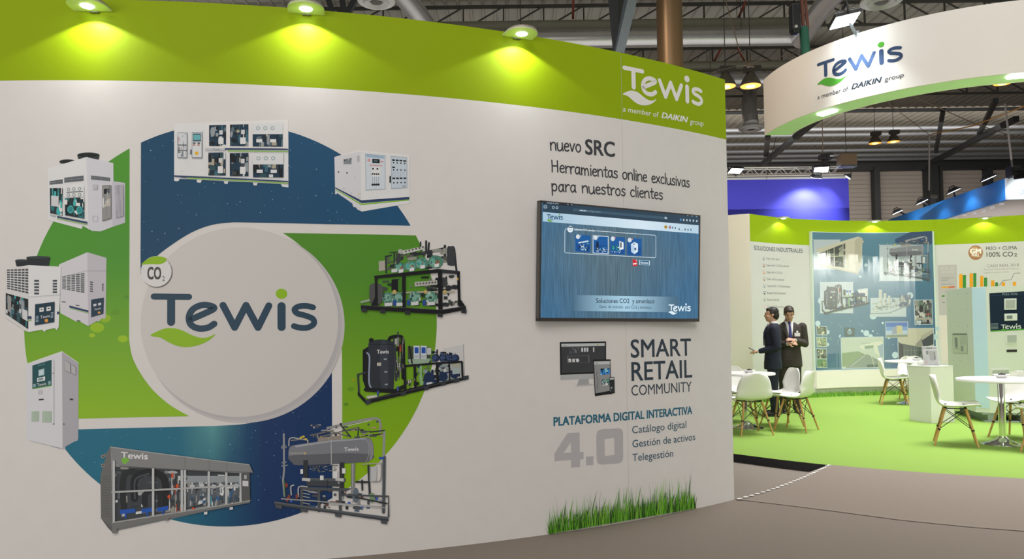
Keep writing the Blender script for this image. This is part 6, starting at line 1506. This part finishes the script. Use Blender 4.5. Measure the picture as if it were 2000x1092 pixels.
def duct(y, z, r, m_, label, x0, x1, flange=1.2):
    t = thing('air_duct', label, 'duct', (x0, y, z), 0, 'long round air ducts under the roof')
    m = MB(); m.cone((0, 0, 0), (x1-x0, 0, 0), r, r, 28); x = .6
    while x < x1 - x0: m.cone((x, 0, 0), (x + .05, 0, 0), r*1.025, r*1.025, 28); x += flange
    m.build('tube', m_, t, smooth=40); x = 1.2
    while x < x1 - x0: m = MB(); m.cone((x, 0, r*.9), (x, 0, 12.62 - z), .012, .012, 6); m.build('hanger', dsteel, t); x += 3.6
    return t
c = ony(1150, 51, 24.4); duct(24.4, c.z, .20, dduct, 'dull grey upper duct of the nearer pair', -8, 10.2)
c = ony(1150, 77, 24.0); duct(24.0, c.z, .275, galv, 'shiny silver lower duct of the nearer pair', -8, 9.6)
c = ony(1400, 130, 28.2); duct(28.2, c.z, .20, dduct, 'dull grey upper duct of the farther pair', -8, 16)
c = ony(1400, 157, 27.8); duct(27.8, c.z, .265, galv, 'shiny silver lower duct of the farther pair', -8, 16)
def outlet(c, r, label, tubes, group='round ceiling air outlets'):
    t = thing('air_outlet', label, 'air outlet', c, 0, group)
    pl = mat('outlet_white', (.62, .62, .60), .5)
    m = MB(); m.lathe([(r*.35, .02), (r*.38, -.02), (r*.6, -.10), (r*.64, -.10), (r*.7, -.03), (r*.9, -.05), (r, -.02), (r, .03), (r*.55, .18), (r*.5, .30)], 32); m.build('ring', pl, t, smooth=30)
    m = MB(); m.lathe([(0, -.06), (r*.28, -.05), (r*.3, -.02), (0, 0)], 24); m.build('cone', mat('outlet_dark', (.10, .09, .08), .6), t, smooth=40)
    m = MB(); m.tube(smooth_path([Vector(p) - Vector(c) for p in tubes], 5), r*.62, 20); m.build('neck_duct', galv, t, smooth=50)
    return t
c = ony(735, 2, 18.5); outlet(c, .47, 'round air outlet under a slanting duct at the top left of the column', [c + Vector((0, 0, .25)), c + Vector((.1, .2, .8)), c + Vector((.7, 2.2, .7)), c + Vector((1.35, 4.6, .2))])
c = ony(1722, 2, 17.0); outlet(c, .46, 'round air outlet above the hanging sign', [c + Vector((0, 0, .25)), c + Vector((-.1, .3, .9)), c + Vector((.2, 3.2, 1.5)), c + Vector((.8, 6.8, 1.75))])
c = ony(1467, 251, 31.5); outlet(c, .52, 'round air outlet low beside the end of the mural wall', [c + Vector((0, 0, .25)), c + Vector((0, .2, .9)), c + Vector((.35, 1.2, 1.7)), c + Vector((.7, 2.2, 2.4))])
# bright purlins of the far roof
for i, (y, lab) in enumerate(((36.4, 'pale roof pipe, nearest of the row of pipes below the hanging sign'), (39.8, 'pale roof pipe crossing above the two amber lamps'), (41.0, 'pale roof pipe at the height of the two amber lamps'), (42.9, 'pale roof pipe just below the two amber lamps'), (44.7, 'pale roof pipe, third above the far wall'), (46.0, 'pale roof pipe, second above the far wall'), (47.2, 'pale roof pipe closest to the far wall'))):
    m = MB(); m.cone((5, y, 11.95), (42, y, 11.95), .11 if i else .09, None, 12); o = m.build('roof_pipe', lsteel, smooth=40); tag(o, lab, 'pipe', 'pale pipes crossing the far roof')
# sloping braces of the far roof
def brace(a, b, w, label, y0, y1, m_=steel, name='roof_brace', cat='brace'):
    p, q = ony(*a, y0), ony(*b, y1); m = MB(); m.bar(p, q, w, w); o = m.build(name, m_); return tag(o, label, cat, 'sloping steel braces of the roof' if cat == 'brace' else None)
brace((1610, 222), (1478, 330), .24, 'dark sloping brace running down from the hanging sign to the truss', 33, 44)
brace((1985, 232), (1822, 316), .26, 'dark sloping brace at the far right above the blue banner', 36, 46)
brace((1842, 215), (1828, 296), .2, 'short steep brace between the amber lamps and the far brace', 36, 43)
brace((1500, 262), (1496, 302), .25, 'short steep brace below the corner of the hanging sign', 36, 42)
brace((1945, 196), (1912, 262), .2, 'steep brace near the single amber lamp', 33, 40)
# grey V braces above the mural wall
brace((1233, -6), (1206, 108), .26, 'pale grey slanting strut left of the golden column', 19.5, 20.5, mat('grey_strut', '#7f8890', .5, .3))
brace((1198, -6), (1208, 106), .26, 'dark upright strut beside the pale slanting one', 19.8, 20.5)
brace((1212, -6), (1214, 60), .3, 'broad dark strut behind the pale slanting one', 20.9, 20.9, dsteel)
for x0, x1, lab in ((640, 652, 'dark slanting strut right of the middle mural lamp'), (668, 672, 'dark upright strut left of the round air outlet'), (696, 676, 'dark strut leaning towards the round air outlet')): brace((x0, -6), (x1, 32), .14, lab, 19.6, 19.6)
# golden column
p = ony(1308.5, 90, 13.4)
m = MB(); m.cone((p.x, 13.4, 0), (p.x, 13.4, 12.58), .232, .232, 36); o = structure(m.build('column', mat('bronze_column', (.20, .125, .06), .38, .4), smooth=40)); 
# bell lamps
def bell(px_, py_, y, label, amber=1.35):
    c = ony(px_, py_, y); s_ = .0
    t = thing('bell_lamp', label, 'lamp', c, 0, 'amber bell lamps of the hall')
    m = MB(); m.lathe([(.27, 0), (.275, .02), (.24, .11), (.17, .24), (.11, .32), (.10, .36)], 28); m.build('shade', mat('lamp_aluminium', (.16, .14, .11), .4, .5), t, smooth=40)
    m = MB(); m.lathe([(0, -.005), (.262, -.004), (.262, .01), (0, .012)], 28); ll = m.build('lit_lens', mat('amber_lens', (1, .6, .15), .4, emit=amber, emit_color=(1.0, .40, .045)), t)
    m = MB(); m.ell((0, 0, -.01), (.13, .13, .035), None, 16, 8); m.build('bulb', mat('amber_bulb', (1, .8, .4), .4, emit=3, emit_color=(1.0, .70, .22)), ll, smooth=60)
    m = MB(); m.box((.05, 0, .44), (.42, .22, .17)); m.cone((0, 0, .34), (0, 0, .4), .06, .06, 10); m.build('ballast_box', mat('ballast_brown', (.06, .05, .04), .6), t, bevel=.01)
    m = MB(); m.cone((0, 0, .5), (0, 0, max(.7, 12.62 - c.z)), .012, .012, 6); m.build('hanger', dsteel, t)
    spot('bell_lamp_beam', c - Vector((0, 0, .08)), c - Vector((0, 0, 2)), 200, 120, .6, (1, .72, .35), .2)
for a in ((1417, 169, 19.5, 'amber bell lamp at the corner of the mural wall, partly hidden by it'), (1466, 168, 19.5, 'amber bell lamp between the mural wall and the hanging sign'),
          (1709, 280, 33.5, 'amber bell lamp below the hanging sign, the left one of the pair'), (1745, 277, 33.5, 'amber bell lamp below the hanging sign, the right one of the pair'), (1958, 163, 24, 'amber bell lamp close under the edge of the hanging sign')): bell(*a)
# red sprinkler pipes that run under the roof sheets
for i, (a_, b__, y0, lab) in enumerate((((1120, -8), (1119, 36), 23.6, 'dark red sprinkler pipe above the third mural lamp'), ((1456, 3), (1443, 33), 23.6, 'dark red sprinkler pipe left of the black hoist'), ((1407, 97), (1394, 121), 27.6, 'dark red sprinkler pipe right of the golden column'), ((1441, 95), (1454, 119), 27.6, 'dark red sprinkler pipe just above the shackle'))):
    p, q = ony(*a_, y0), ony(*b__, y0 + .8); m = MB(); m.cone(p, q, .04, None, 8); tag(m.build('sprinkler_pipe', mat('red_pipe', (.16, .03, .02), .5)), lab, 'pipe', 'dark red pipes under the roof')
# hoist, sling and cables that carry the sign
t = thing('chain_hoist', 'black hoist body hanging above the left part of the sign', 'hoist', ony(1552, 36, 14.0))
m = MB(); m.box((0, 0, 0), (.17, .2, .52)); m.box((0, 0, -.27), (.14, .18, .06)); m.build('motor_body', mat('hoist_black', (.02, .02, .025), .45), t, bevel=.03)
m = MB(); m.cone((0, 0, .26), (0, 0, 6), .012, .012, 6); m.build('chain', wire, t)
m = MB(); m.lathe([(0, -.02), (.03, -.02), (.03, .02), (0, .02)], 12, (-.02, -.105, -.2), Matrix.Rotation(PI/2, 3, 'X')); m.build('cap', mat('pale_cap', (.5, .5, .48), .4), t)
p0, p1, p2 = ony(1566, 0, 14.0), ony(1569, 45, 14.0), ony(1574, 108, 14.1)
m = MB(); m.tube(smooth_path([p0 + Vector((0, 0, 2)), p0, p1, p1.lerp(p2, .3)], 3), .035, 8); m.tube(smooth_path([p0 + Vector((.05, 0, 2)), p0 + Vector((.07, 0, 0)), p1 + Vector((.08, 0, 0)), p1.lerp(p2, .3) + Vector((.06, 0, 0))], 3), .03, 8)
tag(m.build('sling_rope', mat('red_brown_rope', (.20, .08, .06), .8), smooth=40), 'reddish rope sling above the green strap', 'rope')
m = MB(); L_ = smooth_path([p1.lerp(p2, .1), p1.lerp(p2, .45), p2, p2 + Vector((.05, 0, -.55))], 4); m.tube(L_, [.05] + [.085]*(len(L_)-2) + [.07], 10)
tag(m.build('lifting_strap', mat('green_strap', (.03, .14, .10), .8), smooth=60), 'dark green lifting strap holding the hanging sign', 'strap')
def cable(pts, r, m_, label, name='cable'):
    P = [ony(x, y, d) for x, y, d in pts]; m = MB(); m.tube(P, r, 6); return tag(m.build(name, m_, smooth=60), label, 'cable', 'thin cables under the hall roof')
cs = mat('cable_steel', '#8a7868', .5, .3); cd = mat('cable_dark', (.03, .03, .03), .6)
cable(((1416, -4, 18), (1443, 95, 18), (1461, 124, 18)), .012, cs, 'thin steel cable slanting down above the pair of bell lamps')
cable(((1461, 124, 18), (1515, 112, 17), (1568, 101, 14.4)), .007, cs, 'thin steel cable from the shackle to the green strap')
cable(((1461, 124, 18), (1390, 141, 18)), .006, cs, 'thin steel cable from the shackle towards the mural wall')
t = thing('shackle', 'small metal shackle where the thin cables meet', 'shackle', ony(1462, 126, 18), 0)
m = MB(); m.lathe([(.05, -.06), (.07, 0), (.05, .06)], 10); m.bar((-.12, 0, 0), (.14, 0, -.05), .04, .04); m.build('ring', cs, t)
cable(((2004, 206, 26), (1900, 246, 29), (1815, 263, 31)), .022, mat('orange_cable', (.60, .28, .06), .5), 'orange cable rising to the right above the blue banner')
cable(((1815, 263, 31), (1740, 206, 29), (1612, 75, 29)), .014, cs, 'thin cable falling from the sign to the orange cable')
cable(((1548, 80, 29), (1810, 200, 29), (1900, 240, 30), (2004, 275, 31)), .018, cs, 'tan cable crossing the orange cable')
cable(((1815, 268, 27.4), (1814.5, 372, 27.4)), .03, mat('chain_pale', '#8f8986', .5, .3), 'pale lifting chain above the left hoist of the blue banner')
cable(((1963, 203, 20), (1977, 326, 20)), .026, mat('chain_pale', '#8f8986', .5, .3), 'pale lifting chain above the right hoist of the blue banner')
cable(((1606, 225, 24.2), (1607, 302, 24.2)), .014, cs, 'thin cable above the black winch of the lattice girder')
cable(((1516, 268, 24.0), (1508, 300, 24.0), (1497, 350, 23.9)), .012, cd, 'thin dark cable hanging past the lattice girder')

# ------------------------------------------------------------------ violet booth with lattice girder
vio = mat('violet_cloth', (.065, .060, .62), .65)
a, b = ony(1400, 346, 24), ony(1657, 346, 24)
m = MB(); m.box(((a.x + b.x)/2, 24.1, 3.09), (b.x - a.x, .2, 6.16)); o = m.build('booth_wall', vio); tag(o, 'violet booth wall rising behind the stand', 'booth wall')
al = mat('girder_aluminium', (.62, .60, .57), .3, .7)
gz0, gz1 = ony(1500, 343, 23.9).z, ony(1500, 327, 23.9).z; gx0, gx1 = ony(1412, 335, 23.9).x, ony(1652, 335, 23.9).x
t = thing('lattice_girder', 'aluminium lattice girder along the top of the violet booth wall', 'girder', (gx0, 23.9, gz0))
L_ = gx1 - gx0
m = MB(); 
for y in (0, .25):
    for z in (0, gz1-gz0): m.cone((0, y, z), (L_, y, z), .028, .028, 8)
m.build('chord', al, t, smooth=40)
m = MB(); x = 0; k = 0; st = .235
while x < L_ - st:
    for y in (0, .25): m.cone((x, y, 0 if k % 2 else gz1-gz0), (x+st, y, gz1-gz0 if k % 2 else 0), .012, .012, 6)
    m.cone((x, 0, gz1-gz0), (x+st, .25, gz1-gz0), .010, .010, 6); x += st; k += 1
m.build('lacing', al, t)
m = MB(); m.box((L_/2, .02, -.09), (L_, .05, .06)); m.build('hanging_rail', mat('rail_white', (.7, .7, .7), .4), t)
FG = 'floodlights on the far booths'
fl = lambda px_, py_, y, aim, w, h, lab, pw, e_=12, arm=None: floodlight('booth_floodlight', lab, 'floodlight', ony(px_, py_, y), aim, w, h, pw, e_, 110, FG, (.82, .93, 1), pw > 0, arm)
gir = lambda px_: Vector((ony(px_, 335, 23.9).x, 23.9, gz0))
fl(1437, 334, 23.2, (.1, -.4, -1), .40, .26, 'bright floodlight on the lattice girder beside the mural wall', 0, 12, gir(1437))
fl(1604, 332, 23.2, (-.1, -.4, -1), .42, .28, 'bright floodlight on the lattice girder under the black winch', 0, 12, gir(1604))
fl(1594, 347, 23.3, (-.1, .45, -1), .26, .2, 'small floodlight just below the lattice girder shining on the violet wall', 330, 12, gir(1598))
fl(1656, 347, 23.3, (-.7, .35, -1), .2, .16, 'small floodlight at the corner of the violet booth wall', 90, 12, gir(1650))
t = thing('winch', 'black winch with a pale plate above the lattice girder', 'winch', ony(1613, 307, 24.0))
m = MB(); m.box((-.05, 0, 0), (.30, .3, .16)); m.cone((.08, -.18, 0), (.08, .2, 0), .12, .12, 14); m.box((-.05, 0, -.18), (.08, .3, .26)); m.build('body', mat('hoist_black'), t, bevel=.02)
m = MB(); m.box((.11, -.19, .0), (.12, .01, .05)); m.build('plate', mat('pale_plate', (.6, .6, .62), .4), t)
t = thing('loudspeaker', 'brown box loudspeaker hanging at the end of the lattice girder', 'loudspeaker', ony(1653, 313, 22.5))
m = MB(); q = [(-.22, .2), (-.22, -.13), (.0, -.19), (.27, -.13), (.27, .2)]; m.prism(q, -.17, .17); m.build('cabinet', mat('speaker_brown', (.13, .085, .045), .7), t, bevel=.01)
m = MB(); m.prism([(-.23, .18), (-.23, -.12), (.0, -.185), (.275, -.125), (.275, .18)], -.215, -.172); m.build('base_plate', mat('speaker_base', (.05, .06, .075), .5), t)
m = MB(); m.cone((0, 0, .17), (0, 0, 12.62 - t.location.z), .01, .01, 6); m.build('hanger', cd, t)

# ------------------------------------------------------------------ sky-blue booth banner with white end sign
blu = mat('banner_blue', (.02, .26, .78), .6); whs = mat('white_sign', (.78, .78, .80), .5)
A0, A1 = Vector((14.106, 27.7, 0)), Vector((13.365, 20.0, 0)); zb, zt_ = 4.73, 5.31
bn = thing('blue_banner', 'sky blue booth banner running away behind the stand with a white end sign', 'banner', (A1.x, A1.y, zb))
m = MB(); m.hexa([(A0.x, A0.y, zb), (A1.x, A1.y, zb), (A1.x + .12, A1.y, zb), (A0.x + .12, A0.y, zb), (A0.x, A0.y, zt_), (A1.x, A1.y, zt_), (A1.x + .12, A1.y, zt_), (A0.x + .12, A0.y, zt_)]); keep(m.build('long_face', blu, fix=True), bn)
m = MB(); m.box((A1.x + 1.6, 19.96, (zb + zt_)/2 + .0), (3.2, .08, zt_ - zb)); keep(m.build('end_sign', whs), bn)
m = MB(); m.hexa([(A0.x + .1, A0.y, zb + .02), (A1.x + .1, A1.y + .02, zb + .02), (17, 20.02, zb + .02), (17, 27.7, zb + .02), (A0.x + .1, A0.y, zb + .08), (A1.x + .1, A1.y + .02, zb + .08), (17, 20.02, zb + .08), (17, 27.7, zb + .08)]); keep(m.build('soffit', mat('soffit_white', (.72, .68, .66), .6), fix=True), bn)
SE = Flat((A1.x, 19.92, zb), (1, 0, 0), (0, 0, 1)); p = Print(SE, .003); zz = Z(1680, 200, 4.55)
p.ring(zz(1432, 795)[0], 5.5, 1.2, lin('#a9adb6'), 24); p.ring(zz(1432, 795)[0], 3.2, .8, lin('#a9adb6'), 18)
keep(p.build('printed_emblem', print_mat('sign_print', .5)), bn)['label'] = 'pale grey round emblem'
for px_, py_, yy, lab in ((1753, 415, 26.4, 'black floodlight on the blue banner, nearest the far grey column'), (1801, 395, 24.5, 'black floodlight beside the left hoist of the blue banner'), (1863, 374, 22.8, 'black floodlight above the middle of the blue banner'), (1931, 349, 20.9, 'black floodlight at the white end of the blue banner'), (1999, 341, 19.5, 'floodlight above the white end sign, cut by the frame')):
    fl(px_, py_, yy - 1.0 if px_ < 1990 else 19.2, (.42, -.1, -1) if px_ < 1990 else (.5, .45, -.5), .34, .26, lab, 24 if px_ < 1990 else 70, 8, Vector((A0.lerp(A1, (27.7-min(max(yy, 20.1), 27))/7.7).x + .06, max(yy, 20.0), zt_)))
cnm = mat('cone_lamp_white', (.75, .75, .78), .4, emit=.25, emit_color=(1, 1, 1))
for px_, py_, yy, lab in ((1867, 427, 23.6, 'white cone lamp under the blue banner, lowest of the row'), (1883.5, 421, 22.8, 'white cone lamp under the blue banner, next to the lowest'), (1903, 418, 22.2, 'white cone lamp under the middle of the blue banner'), (1921, 414, 21.7, 'white cone lamp above the dazzling lamp by the bar chart'), (1938, 407, 21.1, 'white cone lamp under the blue banner, second from its white end'), (1956, 400, 20.6, 'white cone lamp nearest the white end of the blue banner')):
    c = ony(px_, py_, yy); t = thing('cone_lamp', lab, 'lamp', c, 0, 'white cone lamps under the blue banner')
    m = MB(); m.lathe([(.062, 0), (.058, .02), (.03, .10), (.012, .18)], 16); m.build('shade', cnm, t, smooth=40)
    m = MB(); m.cone((0, 0, .17), (0, 0, max(.2, zb + .02 - c.z)), .006, .006, 6); m.build('stem', whs, t)
for px_, py_, yy, lab in ((1818, 391, 25.4, 'black hoist on the middle of the blue banner'), (1976, 337, 20.3, 'black hoist on the white end of the blue banner')):
    t = thing('banner_hoist', lab, 'hoist', ony(px_, py_, yy), 0, 'black hoists that carry the blue banner')
    m = MB(); m.box((0, 0, 0), (.2, .26, .34)); m.box((.06, 0, -.24), (.24, .24, .2)); m.build('motor_body', mat('hoist_black'), t, bevel=.02)
    m = MB(); m.cone((-.12, -.14, .1), (.12, -.14, .1), .07, .07, 12); m.build('chain_bag', cd, t)
